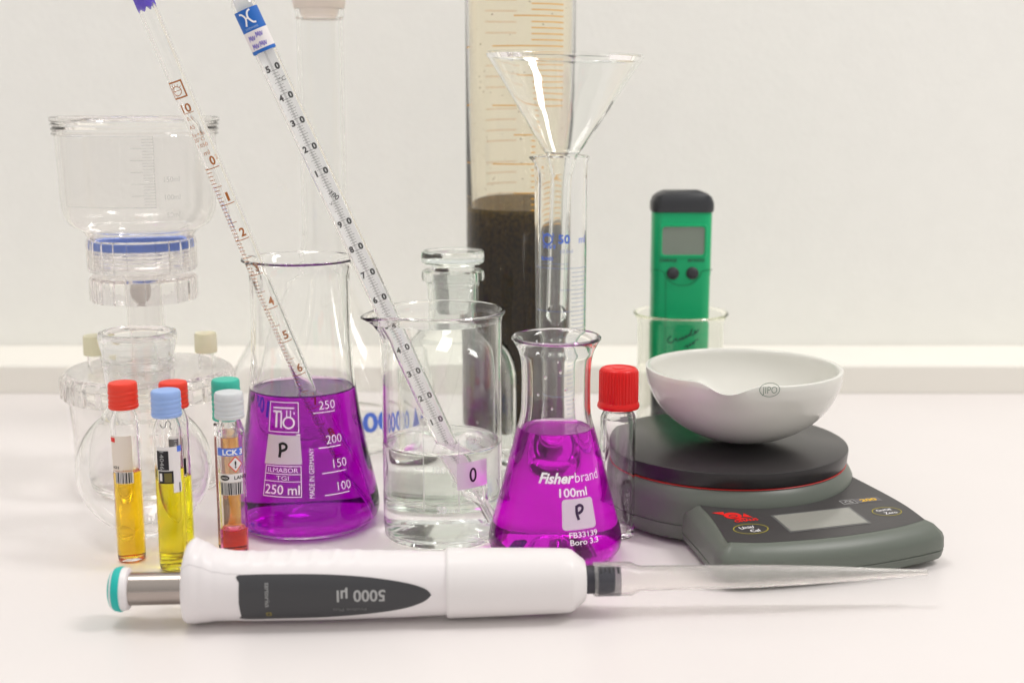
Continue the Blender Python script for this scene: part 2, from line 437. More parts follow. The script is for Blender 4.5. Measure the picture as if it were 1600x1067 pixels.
s2 = MB(); s2.lathe([(11.0, 97), (11.35, 122)], FROST, 48); s2.build('ground_joint', t)

# ---- 50 ml measuring cylinder
cx, yy = 0.0268, 0.690
t = empty('measuring_cylinder', (cx, yy, 0), label='slim clear 50 ml measuring cylinder with blue graduations, carrying the funnel', cat='measuring cylinder')
R = 13.6; ztop = 184
outer = [(0, 0), (23, 0), (24, 1.5), (23.5, 5), (18, 9), (14.6, 13), (R, 18), (R, 60), (R, ztop-3)]
def lip(a, r, z):
    d = math.atan2(sin(a-radians(182)), cos(a-radians(182))); k = math.exp(-(d/0.33)**2)*max(0, (z-(ztop-9))/9)**2
    return r+3.2*k, z-0.6*k
g, l = vessel(outer, [(R+.8, ztop-1), (R+1, ztop), (R+.3, ztop+.7), (R-.9, ztop+.4), (R-1.4, ztop-1)], 1.3, 12, None, CLEAR, rf=lip)
yf = yy-R/1000
ink = Ink(); zf = lambda py: zz(yf, py)
ink.text('50', 0.3, zf(375), 4.6, BLUE_INK, bold=0.03)
ink.text('ml', 11.5, zf(376), 4.2, BLUE_INK)
ink.text('\u00b10,5ml', 1.5, zf(394), 1.9, pbr('light_blue_ink', (0.25, 0.32, 0.66), .5, alpha=.8))
ink.ring(-9, zf(376), 3.4, 3.2, 0.9, BLUE_INK, 12)
for k in range(5): ink.stroke([(-12.4+k*1.6, zf(366)-k % 2), (-11.2+k*1.5, zf(372))], 0.5, BLUE_INK)
for k in range(4): ink.stroke([(-12+k*2.2, zf(384)), (-11+k*2, zf(389)-.5), (-10.4+k*2, zf(384))], 0.45, BLUE_INK)
ink.text('BLAUBRAND'[0:3]+'ND', -9.4, zf(406), 1.9, BLUE_INK, w=7.5, bold=0.03)
LB = pbr('thin_blue_ink', (0.22, 0.28, 0.52), .5, alpha=.75)
ink.rect(-19, zf(421)-.16, 19, zf(421)+.16, LB); ink.rect(-11, zf(414)-.14, 3, zf(414)+.14, LB)
for k in range(1, 46):
    z = zf(421)-k*2.32
    if z < 24: break
    ink.rect(4.5 if k % 5 else (-2 if k % 10 else -19), z-.15, 15.5 if k % 10 else 19, z+.15, LB)
ink.put(g, onrev([(R, -10), (R, 500)], -pi/2+0.04, 0, 0.12), step=1.0)
g.build('glass_body', t)

# ---- funnel standing in it, slightly tilted
tb = Vector(at(868.5, 507, 0.690)); tt = Vector(at(883, 93, 0.690)); d = (tt-tb); L = d.length*1000
t = empty('glass_funnel', tb, label='clear glass funnel with a bright vertical glare, its stem in the slim measuring cylinder', cat='funnel')
t.rotation_mode = 'QUATERNION'; t.rotation_quaternion = d.to_track_quat('Z', 'Y')
zc = L-49.5
outer = [(5.2, 6), (5.5, 12), (5.6, zc-18), (6.2, zc-9), (8.2, zc-2), (10, zc+1.5), (12.5, zc+4.8), (39.3, L-2.2), (40.4, L-1)]
inner = [(40.3, L), (39.6, L+.3), (38.6, L-1), (11.3, zc+5), (8.3, zc+1), (6.4, zc-3), (4.8, zc-9), (4.0, zc-18), (3.9, 12), (3.6, 6)]
def bevel_tip(a, r, z):
    return (r, z-6.0*max(0, 1-(z-6)/6)*cos(a)) if z < 12 else (r*(1+0.004*sin(3*a+z*.07)), z)
g = MB(); g.lathe(outer[:1]+catmull(outer, 5)[1:]+catmull(inner, 5), glass('funnel_glass', (0.995, .998, .995), 1.47, 0.0, bump=(55, 0.35)), 96, rf=bevel_tip, close=True)
g.build('glass_cone', t)

# ---- green tester in a beaker
cx, yy = 0.1055, 0.790
t = empty('beaker', (cx, yy, 0), label='short clear beaker behind the white bowl, holding the green tester', cat='beaker')
R = 26.6; zt = zz(yy, 490)
outer = [(0, 0), (24, 0), (R-.6, 1.5), (R, 4), (R, 40), (R+.1, zt-6), (R+1.2, zt-2.5)]
g, l = vessel(outer, [(R+2.4, zt-.9), (R+3, zt), (R+2.4, zt+.8), (R+.6, zt-.4), (R-1, zt-3.4)], 1.4, 2.5, None, glass('thin_beaker_glass', (.985, .99, .97), 1.47))
ink = Ink(); M_MK = pbr('marker_ink', (0.02, 0.06, 0.05), .5)
pts = [(-9, 0), (-11, -2), (-10.5, -4), (-8, -3.5), (-6, -1), (-5.5, -3), (-3.5, -1), (-3.5, -2.5), (-2, 0), (-1.8, -2), (0, 1), (0, -1), (1.8, 1.6), (1.9, 0), (3.5, 5), (3, 1), (5, 1.5), (6, 3.5), (5, 3), (6, 2), (8, 4.4)]
ink.stroke(pts, 0.7, M_MK)
ink.stroke([(-1, -7), (0.5, -5), (1, -7), (2.5, -4), (2.6, -5.8), (4.5, -3), (4.4, -5), (6, -2.4), (8, -2)], 0.6, M_MK)
ink.put(g, onrev([(R, -10), (R, 500)], -pi/2, zz(yy-.0266, 527), 0.12), step=2)
g.build('glass_body', t)
root = empty('tester', (cx-.0010, yy, 0), label='bright green handheld tester with black cap, screen and two round buttons, standing in a beaker', cat='tester')
M_GRN = pbr('green_plastic', (0.0, 0.42, 0.16), 0.38, bump=(900, .12), bdist=.0002)
M_DK = pbr('dark_grey_plastic', (0.035, 0.037, 0.042), 0.42)
def rr(hw, hd, r=6, n=6, x=0, y=0):
    P = []
    for sx_, sy_, a0 in ((1, 1, 0), (-1, 1, 90), (-1, -1, 180), (1, -1, 270)):
        for i in range(n+1):
            a = radians(a0+90*i/n); P.append((x+sx_*(hw-r)+r*cos(a), y+sy_*(hd-r)+r*sin(a)))
    return P
zt0 = zz(yy, 298); zb = zz(yy, 606); zc = zz(yy, 328)
def ring(hw, hd, z, r=6, fn=None):
    return [(x, y, z+(fn(x) if fn else 0)) for x, y in rr(hw, hd, r)]
m = MB(); hw = 18.0
m.loft([ring(17, 10.5, zb, 5), ring(17.6, 11, zb+2, 6), ring(17.8, 11.2, zz(yy, 430), 6), ring(18.0, 11.2, zz(yy, 428), 6), ring(hw, 11.2, zc-2, 6), ring(hw-.6, 10.6, zc, 6)], M_GRN)
fy = -11.2
def P_(a, b): return (a, fy-0.15, b)
Ix = Ink()
zs0, zs1 = zz(yy-.011, 400), zz(yy-.011, 355)
Ix.text('CH/RNGE', -9, zz(yy-.011, 408), 1.7, M_MK, w=10.5, bold=.03); Ix.text('SET/HOLD', 8.2, zz(yy-.011, 408), 1.7, M_MK, w=10.5, bold=.03)
ybt = zz(yy-.011, 428)
M_DG = pbr('groove_green', (0.0, 0.19, 0.07), .5)
Ix.stroke([(-18, ybt+2.3), (-12, ybt+1.2), (-10.5, ybt-2), (-6, ybt-6.2), (0, ybt-7.6), (6, ybt-6.2), (10.5, ybt-2), (12, ybt+1.2), (18, ybt+2.3)], 0.55, M_DG)
Ix.stroke([(-10.2, ybt-3), (-10, ybt-20), (-9.5, ybt-50)], 0.4, M_DG)
Ix.put(m, P_)
m.build('body', root)
lo = MB(); lo.loft([ring(14, 8, 3.2, 5), ring(15.8, 9.6, 8, 5), ring(16.4, 10.2, zb-1, 5), ring(16.2, 10, zb-.1, 5)], M_DK); lo.build('probe_cap', root)
cap = MB(); fnc = lambda x: 4.6*(1-(x/19)**2)
cap.loft([ring(18.6, 11.8, zc-1.2, 6), ring(19, 12, zc+1, 6), ring(18.9, 11.9, zc+4.5, 6, lambda x: 1.2*(1-(x/19)**2)), ring(17.5, 10.8, zt0-4.6, 5, fnc), ring(15, 9, zt0-3.6, 4.5, fnc)], M_DK); cap.build('cap', root)
# little lugs of the cap
bz = MB(); bz.loft([[(x, fy+.1-.9*k, z) for x, z in rr(a, b, 2, 4, 0, (zs0+zs1)/2)] for a, b, k in ((14.6, (zs1-zs0)/2+1.4, 0), (14.2, (zs1-zs0)/2+1.0, 1), (13.1, (zs1-zs0)/2-.1, 1), (12.9, (zs1-zs0)/2-.3, 0.3))], M_GRN, caps=False); bz.build('screen_frame', root)
sc = MB(); Ink().poly(rr(13.2, (zs1-zs0)/2+.1, 1, 3, 0, (zs0+zs1)/2), pbr('lcd_glass', (0.23, 0.27, 0.225), 0.22)).put(sc, lambda a, b: (a, fy-.22, b)); 
sc.build('screen', root)
for sx_ in (-1, 1):
    b = MB(); b.lathe([(3.9, -.5), (3.8, .9), (3.2, 1.6), (1.8, 2.1), (0, 2.2)], M_DK, 32)
    o = b.build('button', root); o.location = (sx_*0.0060, fy*.001, ybt*.001); o.rotation_euler = (pi/2, 0, 0)
# ---- vacuum filter unit on its receiver
cx, yy = -0.2045, 0.705
t = empty('filter_unit', (cx, yy, 0), label='clear plastic filter funnel with blue ring, above a lidded receiver with two cream ports', cat='filter unit')
f = MB()
up = PR(yy, [(359, 88), (353, 100), (347, 107), (338, 112), (320, 116.5), (270, 119), (206, 122)])
z_t = zz(yy, 183)
up = [(27, zz(yy, 376)), (28, zz(yy, 370)), (29.5, zz(yy, 364)), (31, zz(yy, 360))]+catmull(up, 4)
o_r = up[-1][0]
inn = [(r-2.2, z+.6) for r, z in reversed(up)]
f.lathe(up+[(o_r+.4, z_t-10), (o_r+1.6, z_t-9.2), (o_r+.6, z_t-7.9), (o_r+1.8, z_t-6.6), (o_r+.6, z_t-5.4), (o_r+2, z_t-4.2), (o_r+.9, z_t-3.2), (o_r+2.1, z_t-2.4), (o_r+2.1, z_t-.6), (o_r+1, z_t), (o_r-2, z_t)]+inn, PLAST2, 96, close=True)
ink = Ink()
zu = lambda py: zz(yy-.041, py)
ink.frame(-34, zu(327), 20, zu(215), 0.28, PALE_INK)
for k in range(24): ink.rect(14 if k % 4 else 8, zu(327)+k*(zu(215)-zu(327))/24-.15, 20, zu(327)+k*(zu(215)-zu(327))/24+.15, PALE_INK)
for k, s_ in enumerate(('50ml', '100ml', '150ml')): ink.text(s_, 29, zu(339-28*k), 2.8, PALE_INK)
ink.put(f, onrev([(41.3, -10), (41.3, 400)], -pi/2, 0, .12), step=2)
f.build('funnel_bowl', t)
r_ = MB(); r_.lathe([(23, zz(yy, 388)), (27.2, zz(yy, 388)), (27.3, zz(yy, 376)), (23, zz(yy, 376))], pbr('blue_membrane', (0.10, 0.19, 0.58), .5), 72, close=True); r_.build('gasket_ring', t)
def ribbed(k, a): return lambda ph, r, z: (r+(a if cos(k*ph) > 0.82 else 0)*(1 if r > 20 else 0), z)
c1 = MB(); zA, zB = zz(yy, 378), zz(yy, 422)
c1.lathe([(20, zB), (28.2, zB), (28.8, zB+1), (28.8, zB+2.2), (29, zA-1), (28.4, zA+2), (27.8, zA+2), (27.8, zB+2), (20, zB+2)], PLAST, 144, rf=ribbed(24, .5), close=True)
for k in range(5): c1.lathe([(24.2, zB+3+k*2.0), (25.4, zB+3.6+k*2.0), (24.2, zB+4.2+k*2.0), (23.8, zB+3.6+k*2)], PLAST, 72, close=True)
c1.build('locking_ring', t)
c2 = MB(); zA, zB = zz(yy, 430), zz(yy, 468)
c2.lathe([(26.6, zB), (28.0, zB), (28.6, zB+1), (28.6, zA-2), (27.4, zA), (8, zA+1), (8, zA-1), (26.4, zA-2)], PLAST, 144, rf=ribbed(20, .5), close=True)
c2.build('locking_ring', t)
st = MB(); z_l = zz(yy, 548)
st.lathe([(8.6, z_l-6), (10, z_l-6), (10, zz(yy, 462)), (11.5, zz(yy, 440)), (12, zz(yy, 425)), (9.5, zz(yy, 425)), (8.6, zz(yy, 462))], PLAST2, 48, close=True)
st.build('stem', t)
kb = MB(); kb.lathe([(0, -1), (4.8, -1), (5.2, 2), (4.4, 4), (2, 4.4), (0, 4.2)], pbr('grey_valve', (.70, .66, .63), .4, trans=.6), 32)
o = kb.build('valve', t); o.location = (0.002, -.0115, zz(yy-.012, 456)*.001); o.rotation_euler = (pi/2, 0, 0)
# receiver
rc = MB(); zl0, zl1 = zz(yy, 618), zz(yy, 577)
zl1 = 66; zl0 = 53
rc2, _ = vessel([(0, 0), (38, 0), (41, 1.5), (42, 5), (42, 30), (43.4, zl0-3), (43.6, zl0+6)], [(43.4, zl0+7), (41.6, zl0+7)], 1.9, 3, None, PLAST2)
ink = Ink()
for k in range(24):
    z = 8+k*1.9; ink.rect(-8 if k % 5 else -12, z-.16, -4, z+.16, PALE_INK)
    if k % 5 == 0: ink.text(str(50+k*10)+'ml', -18, z, 2, PALE_INK)
ink.put(rc2, onrev([(42.4, -10), (42.4, 400)], -pi/2-.95, 0, .15), step=2)
ink.put(rc2, onrev([(42.4, -10), (42.4, 400)], -pi/2+.75, 0, .15), step=2)
rc2.build('receiver', t)
ld = MB()
ld.lathe([(43.5, zl1), (30, zl1+2), (14, zl1+4), (11, zl1+9), (10.2, zl1+9), (10.2, zl1+1), (30, zl1-.6), (43, zl1-2.6)], LIDM, 96, close=True)
lo_ = ld.build('lid', t)
lr = MB()
lr.lathe([(45.2, zl0-1.4), (46.4, zl0-1), (47.0, zl0), (47.0, zl1-4), (46, zl1-1), (43.7, zl1+.1), (43.3, zl1-2.5), (44.9, zl1-5), (44.9, zl0)], PLAST, 60*6, rf=lambda ph, r, z: (r+(.7 if (cos(30*ph) > .80 and z < zl1-3 and r > 46.5) else 0), z), close=True)
lr.build('lid_rim', lo_)
M_CREAM = pbr('cream_rubber', (0.88, 0.84, 0.62), .5, trans=.25, sss=.2)
for px, py in ((147, 528), (321, 524)):
    X, Y, Z = at(px, py, yy-.002); X = (X-cx)*1000
    p = MB(); p.lathe([(3.2, zl1-1), (4.4, zl1-1), (4.2, zl1+3), (4.4, Z*1000-10), (3.2, Z*1000-10)], PLAST2, 32, c=(X, -2, 0), close=True)
    po = p.build('port', t)
    q = MB(); zt_ = Z*1000+1.2; q.lathe([(0, zt_-11), (6, zt_-11), (6.2, zt_-10), (6.1, zt_-1), (5.6, zt_), (0, zt_)], M_CREAM, 48, c=(X, -2, 0)); q.build('port_cap', po)

# ---- round flask with ground neck
cx, yy = -0.1838, 0.618
t = empty('round_flask', (cx, yy, 0), label='empty clear round-bodied flask with a wide frosted ground neck, behind the coloured vials', cat='flask')
outer = [(0, 0.2), (12, 0.2)]+[(33*cos(a), 33.2+33*sin(a)) for a in [radians(-66+8*k) for k in range(16)]]
zn = outer[-1][1]; rn = outer[-1][0]
prN = PR(yy, [(610, 50), (590, 53), (570, 54.5), (552, 55)])
neck = catmull([(rn, zn), (rn-1.0, zn+2.5), (16.2, zn+6), prN[0], prN[1], prN[2], prN[3]], 5)
outer = outer+neck[1:]
zt = zz(yy, 519)
g, l = vessel(outer, [(18.6, zt-5), (19, zt-2), (18.4, zt), (17.2, zt+.3), (16.0, zt-1.2)], 1.5, 1.8, None, CLEAR, corner=.6)
ink = Ink(); ink.text('Lenz', 10.5, zz(yy-.016, 569), 2.4, FAINT_INK, shear=.2); ink.text('29/32', 9.5, zz(yy-.016, 578), 1.5, FAINT_INK); ink.text('DURAN', 9.5, zz(yy-.016, 585), 1.5, FAINT_INK)
ink.put(g, onrev(outer, -pi/2, 0, .12), step=1.5)
g.build('glass_body', t)
s2 = MB(); s2.lathe([(interp(outer, zt-k)-1.35, zt-k) for k in (30, 20, 12, 6)], FROST, 64); s2.build('ground_joint', t)

# ================================================================== MIDDLE ROW
VIOLET_A = liquid('violet_liquid', (0.40, 0.0, 0.50), .055)
VIOLET_B = liquid('bright_violet_liquid', (0.68, 0.0, 0.68), .055)
WATER = liquid('water', (0.93, 0.95, 0.93), .06)
def label_patch(parent, prof, phi, z0, pts, extra=None, mat=PAPER, off=.25, step=1.5):
    m = MB(); i = Ink(); i.poly(pts, mat)
    i.put(m, onrev(prof, phi, z0, off), step=step)
    if extra: extra.put(m, onrev(prof, phi, z0, off+.12), step=step)
    return m.build('paper_label', parent)

# ---- 250 ml conical flask
cx, yy = -0.1062, 0.635
t = empty('conical_flask', (cx, yy, 0), label='larger conical flask of deep purple liquid marked 250 ml, with the brown-marked pipette in it', cat='conical flask')
outer = [(0, 0), (30, 0), (34, 1.2), (37.0, 5), (37.6, 10), (36.8, 16)]+PR(yy, [(740, 106), (700, 97.5), (650, 88.5), (600, 82), (565, 79), (530, 77.5), (500, 77), (440, 77.5), (424, 79), (415, 83)])
outer = outer[:2]+catmull(outer[2:], 5)
zt = zz(yy, 407)
g, l = vessel(outer, [(27.6, zt-.7), (28.6, zt+.1), (28.5, zt+.9), (27.6, zt+1.2), (26, zt-.2), (24.6, zt-2.2)], 1.5, 2.6, zz(yy, 607), CLEAR, VIOLET_A)
F250 = (cx, yy)
def lines(ink, items, prof, ctr, mb, mat=WHITE_INK):
    for txt_, px, py, h, kw in items:
        ph, z = hit(px, py, ctr[0], ctr[1], prof); i = Ink(); i.text(txt_, 0, 0, h, mat, **kw); i.put(mb, onrev(prof, ph, z, .12), step=1.2, vstep=2.5)
lines(None, [('250', 511, 633, 4.3, {}), ('200', 522, 686, 4.3, {}), ('150', 531, 723, 4.3, {}), ('100', 538, 758, 4.3, {}), ('MADE IN GERMANY', 487, 740, 2.5, dict(rot=88, w=24))], outer, F250, g)
for px, py, wd in ((507, 645, 11.5), (516, 699, 12), (523, 738, 13), (528, 772, 13.5)):
    ph, z = hit(px, py, cx, yy, outer); Ink().rect(-wd/2, -.25, wd/2, .25, WHITE_INK).put(g, onrev(outer, ph, z, .12), step=1.2)
ph, z = hit(443, 653, cx, yy, outer)
i = Ink(); i.frame(-7.6, -7.4, 7.6, 7.4, .45, WHITE_INK)
i.rect(-5.6, 4.1, 5.4, 4.9, WHITE_INK); i.rect(-5.6, 2.2, -1.0, 3.2, WHITE_INK); i.rect(-4.2, -5.2, -3.1, 2.2, WHITE_INK); i.rect(-1.6, -5.2, -.7, 2.2, WHITE_INK)
i.ring(2.6, -2.6, 3.1, 3.1, .9, WHITE_INK); i.rect(1.3, .2, 1.9, 3.4, WHITE_INK); i.rect(3.2, .2, 3.8, 3.4, WHITE_INK); i.rect(5.0, 1.4, 5.6, 2.6, WHITE_INK)
i.rect(6.2, -8.6, 8.2, -8.1, WHITE_INK)
i.put(g, onrev(outer, ph, z, .12), step=1.2)
ph, z = hit(441, 753, cx, yy, outer)
i = Ink(); i.frame(-9.6, -7.6, 9.6, 7.4, .4, WHITE_INK); i.rect(-9.6, 3.2, 9.6, 3.55, WHITE_INK); i.rect(-9.6, -.3, 9.6, .05, WHITE_INK)
i.text('ILMABOR', 0, 5.3, 2.3, WHITE_INK, w=16); i.text('TGI', 0, 1.6, 2.1, WHITE_INK, w=6.5); i.text('250 ml', 0, -3.9, 4.6, WHITE_INK, w=17.4, bold=.012)
i.put(g, onrev(outer, ph, z, .12), step=1.2)
g.build('glass_body', t)
o = l.build('violet_liquid', t); weld(o)
ph, z = hit(442, 704, cx, yy, outer)
hand = Ink().stroke([(-1.5, 2.6), (-1.2, -.5), (-1.5, -3.6)], 1.4, BLACK_INK).stroke([(-2, 2.4), (0, 3.2), (1.8, 2.2), (1.4, .4), (-1, -.6)], 1.3, BLACK_INK)
label_patch(t, outer, ph, z, [(-9.2, -7.1), (9.4, -6.8), (8.6, 7.0), (-8.4, 7.2)], hand, LILAC)

# ---- tilted graduated pipette standing in it
def tilted(B, T):
    d = (Vector(T)-Vector(B)); z = d.normalized(); yv = Vector((0, 1, 0)); yv = (yv-z*yv.dot(z)).normalized(); xv = yv.cross(z)
    return Matrix((xv, yv, z)).transposed().to_quaternion(), d
def s_of(py, B, d):
    lo, hi = 0.0, .45; u = d.normalized()
    for _ in range(40):
        mid = (lo+hi)/2; p = Vector(B)+u*mid
        if prow(p.y, p.z) > py: lo = mid
        else: hi = mid
    return lo*1000
B = (-0.0800, 0.6400, 0.0036); T = (-0.1675, 0.600, 0.2585)
q_, d_ = tilted(B, T)
t = empty('graduated_pipette', B, label='long clear glass pipette with brown graduations, leaning in the larger purple flask', cat='pipette')
t.rotation_mode = 'QUATERNION'; t.rotation_quaternion = q_
S = lambda py: s_of(py, B, d_)
R = 4.35
g = MB(); Ltop = 345
prof = [(1.4, 0), (1.8, 6), (3.2, 16), (R, 24), (R, Ltop), (R-.4, Ltop+.5), (R-1.2, Ltop), (R-1.25, 26), (2.0, 17), (.8, 8), (.7, 0)]
g.lathe(prof, CLEAR, 96, close=True)
ink = Ink()
s0 = S(262); s1 = S(582); mlp = (s0-s1)/6.0
for k in range(0, 90):
    s_ = s0-k*mlp/10
    if s_ < 28: break
    if k % 10 == 0: ink.rect(-6.4, s_-.2, 3.6, s_+.2, BROWN_INK)
    elif k % 5 == 0: ink.rect(-5.2, s_-.16, 0.9, s_+.16, BROWN_INK)
    else: ink.rect(-5.2, s_-.15, -0.9, s_+.15, BROWN_INK)
for k in range(0, 9): ink.text(str(k), 1.5, s0-k*mlp+3.6, 4.2, BROWN_INK, w=2.5 if k != 1 else 1.2, bold=.03)
ink.text('BLA', 3.9, s0+4.5, 1.1, BROWN_INK, rot=90)
sb = S(140)
ink.frame(-4.8, sb-4.0, 2.6, sb+4.2, .7, BROWN_INK)
ink.ring(-1.3, sb-.4, 2.3, 2.3, .35, BROWN_INK, 20); ink.rect(-3.5, sb-.4, .9, sb-.1, BROWN_INK)
for k in range(5): a = radians(30+30*k); ink.stroke([(-1.3+1.9*cos(a), sb+1.6*sin(a)), (-1.3+3.0*cos(a), sb+2.9*sin(a))], .25, BROWN_INK)
ink.text('10', -.4, S(168), 4.0, BROWN_INK, bold=.02); ink.rect(-2.6, S(176)-.15, 2.4, S(176)+.15, BROWN_INK)
ink.text('0,1', -.8, S(184), 1.9, BROWN_INK); ink.text('AS', -1.4, S(197), 1.9, BROWN_INK); ink.text('Ex+5s', 0, S(209), 1.9, BROWN_INK, w=6)
ink.text('20\u00b0C', -.6, S(217), 1.9, BROWN_INK, w=5); ink.text('1.050', 0, S(226), 1.8, BROWN_INK, w=5); ink.text('ml', .4, S(238), 2.3, BROWN_INK)
ink.put(g, oncyl(R, -pi/2, 0, .1), step=.8)
g.build('glass_tube', t)
m = MB(); m.lathe([(R+.12, S(14)), (R+.16, Ltop-12)], VIOLET_INK, 40, rf=lambda a, r, z: (r, z+1.6*sin(3*a)*sin(5*a+1) if z < S(10) else z)); m.build('colour_band', t)

# ---- beaker with spout
cx, yy = -0.0345, 0.616
t = empty('beaker', (cx, yy, 0), label='tall spouted beaker of clear water with a white sticker reading 0', cat='beaker')
R = 29.6; zt = zz(yy, 488)
outer = [(0, 0), (24, 0), (28, 1.4), (R, 5), (R, 40), (R, zt-8), (R+.2, zt-4), (R+1.0, zt-1.4)]
SPA = radians(200)
def spout(a, r, z):
    d = math.atan2(sin(a-SPA), cos(a-SPA)); h = max(0, (z-(zt-15))/15)
    k = math.exp(-(abs(d)/0.30)**1.7); r2 = r+8.2*k*h**1.8
    return r2, z-1.6*k*h*h
g, l = vessel(outer[:2]+catmull(outer[2:], 5), [(R+1.7, zt-.5), (R+1.9, zt+.4), (R+1.2, zt+1.2), (R, zt+1), (R-1.1, zt-.3), (R-1.5, zt-2.5)], 1.6, 2.6, zz(yy, 690), CLEAR, WATER, n=144, rf=spout, men=1.5)
prof = [(R, -10), (R, 300)]
def put_at(ink, px, py, prof, ctr, mb, off=.12):
    ph, z = hit(px, py, ctr[0], ctr[1], prof); ink.put(mb, onrev(prof, ph, z, off), step=1.3); return ph, z
ctr = (cx, yy)
za, zb_ = zz(yy-.0296, 655), zz(yy-.0296, 801)
ph, z = hit(662, 750, cx, yy, prof)
Ink().rect(-.35, za-z, .35, zb_-z, FAINT_INK).rect(-4.2, zb_-z, -.35, zb_-z+.7, FAINT_INK).rect(-4.2, zz(yy-.0296, 736)-z, -.35, zz(yy-.0296, 736)-z+.7, FAINT_INK).put(g, onrev(prof, ph, z, .12))
ph, z = hit(717, 750, cx, yy, prof)
Ink().rect(-.3, zz(yy-.0296, 688)-z, .3, zz(yy-.0296, 803)-z, FAINT_INK).put(g, onrev(prof, ph, z, .12))
put_at(Ink().text('100', 0, 0, 3.4, FAINT_INK, bold=.02), 686, 736, prof, ctr, g)
put_at(Ink().text('50', 0, 0, 3.5, WHITE_INK, bold=.02), 690, 798, prof, ctr, g)
put_at(Ink().text('ml', 0, 0, 3.2, FAINT_INK, bold=.01), 708, 798, prof, ctr, g)
put_at(Ink().text('150', 0, 0, 2.9, FAINT_INK), 744, 690, prof, ctr, g)
put_at(Ink().text('ml', 0, 0, 2.6, FAINT_INK, rot=90), 708, 757, prof, ctr, g)
g.build('glass_body', t)
o = l.build('water', t); weld(o)
ph, z = hit(740, 743, cx, yy, prof)
label_patch(t, prof, ph, z, [(-8.6, -6.6), (8.2, -6.0), (8.0, 7.0), (-8.6, 6.6)], Ink().ring(-.4, .2, 2.0, 3.6, 1.15, BLACK_INK), LILAC)

# ---- thermometer leaning in the spout
B = (-0.0150, 0.6170, 0.0062); T = (-0.1195, 0.596, 0.2515)
q_, d_ = tilted(B, T); S = lambda py: s_of(py, B, d_)
t = empty('thermometer', B, label='thermometer tube with black degree numbers and a blue top label, leaning in the water beaker', cat='thermometer')
t.rotation_mode = 'QUATERNION'; t.rotation_quaternion = q_
R = 5.0; sj = S(764); stp = S(22)
g = MB()
prof = [(0, 0), (1.6, .3), (2.4, 1.6), (2.5, sj-7), (3.2, sj-4), (4.6, sj-1), (R, sj+2), (R, stp-3), (R+.4, stp), (R+.4, S(6)), (4.2, S(-2)), (3.0, S(-8)), (1.6, S(-14)), (0, S(-17))]
inr = [(0, S(-13)), (2, S(-7)), (3.4, S(-2)), (R-.5, S(8)), (R-.7, stp-2), (R-.8, sj+3), (3.9, sj+1), (1.8, sj-3), (.6, sj-6), (0, sj-7)]
g.lathe(prof, CLEAR, 96); g.lathe(inr, CLEAR, 96)
g.build('glass_tube', t)
pl = MB(); M_MILK = pbr('milk_glass', (0.92, 0.92, 0.92), .5)
pl.box(-4.0, -.1, sj+3, 4.0, .6, S(-1), M_MILK)
ink = Ink()
rows = [('5 0', 107), ('4 0', 152), ('3 0', 191), ('2 0', 232), ('1 0', 270), (None, 311), ('9 0', 349), ('8 0', 388), ('7 0', 428), ('6 0', 467), ('5 0', 508), ('4 0', 545), ('3 0', 582), ('2 0', 620), ('1 0', 657), ('0', 692)]
ss = [S(r[1]) for r in rows]
for k, (s_, py) in enumerate(rows):
    if s_ is None: ink.text('100', 1.2, ss[k]+1, 2.4, BLACK_INK, rot=-62, w=4.6, bold=.01); ink.stroke([(-2.6, ss[k]-1.6), (-2, ss[k]-2.6), (-1.4, ss[k]-1.6)], .3, BLACK_INK, False)
    elif s_ == '0': ink.text('0', 0, ss[k], 2.5, BLACK_INK)
    else: ink.text(s_[0], -2.35, ss[k], 2.9, BLACK_INK, bold=.045, w=2.0 if s_[0] != '1' else None); ink.text('0', 2.35, ss[k], 2.9, BLACK_INK, bold=.045, w=2.2)
    if k < len(rows)-1:
        for j in range(1, 10):
            z = ss[k]+(ss[k+1]-ss[k])*j/10; ink.rect(-1.4 if j != 5 else -2.0, z-.09, 1.6 if j != 5 else 2.2, z+.09, GREY_INK)
for j in range(1, 8): z = ss[-1]-j*1.1; ink.rect(-1.4, z-.09, 1.6, z+.09, GREY_INK)
ink.text('\u00b0C', 2.0, S(127), 2.0, BLACK_INK, w=3.0)
ink.put(pl, lambda u, v: (u, -.2, v)); pl.build('scale_plate', t)
cap_ = MB(); cap_.lathe([(0, 3), (.45, 3), (.45, S(60)), (0, S(60))], glass('capillary_glass', (.9, .9, .9), 1.45), 12, c=(0, -1.0, 0)); cap_.build('capillary', t)
bl = MB(); M_BLUE = pbr('label_blue', (0.012, 0.13, 0.50), .45)
za, zb_, zc_, zd = S(82), S(77), S(49), S(17)
Rl = R+.55
bl.lathe([(Rl, za), (Rl, zb_)], M_BLUE, 48); bl.lathe([(Rl, zb_), (Rl, zc_)], PAPER, 48); bl.lathe([(Rl, zc_), (Rl, zd)], M_BLUE, 48)
ink = Ink(); zm = (zc_+zd)/2+.8
ink.stroke([(-3.2, zm+2.6), (-1.9, zm+2.2), (-.9, zm), (-2.0, zm-3.2)], .8, WHITE_INK); ink.stroke([(2.4, zm+3.4), (.9, zm+2.6), (.3, zm+.3), (1.6, zm-2.2), (3.0, zm-2.6)], .8, WHITE_INK); ink.rect(-1.2, zm-.3, .7, zm+.5, WHITE_INK)
ink.text('LUDWIG', 0, zc_+1.3, 1.0, pbr('pale_blue_ink', (.4, .55, .8), .5), w=6)
zp = (zb_+zc_)/2
for u0, v0 in ((-3.8, zp+1.2), (.2, zp+2), (-3.6, zp-2.6), (.2, zp-2.4)):
    ink.stroke([(u0, v0-1.2), (u0+.3, v0+1.3), (u0+.8, v0-.6), (u0+1.3, v0+1.2), (u0+1.6, v0-1.2), (u0+2.3, v0+1.0), (u0+2.6, v0-1), (u0+3.3, v0+.8)], .32, VIOLET_INK)
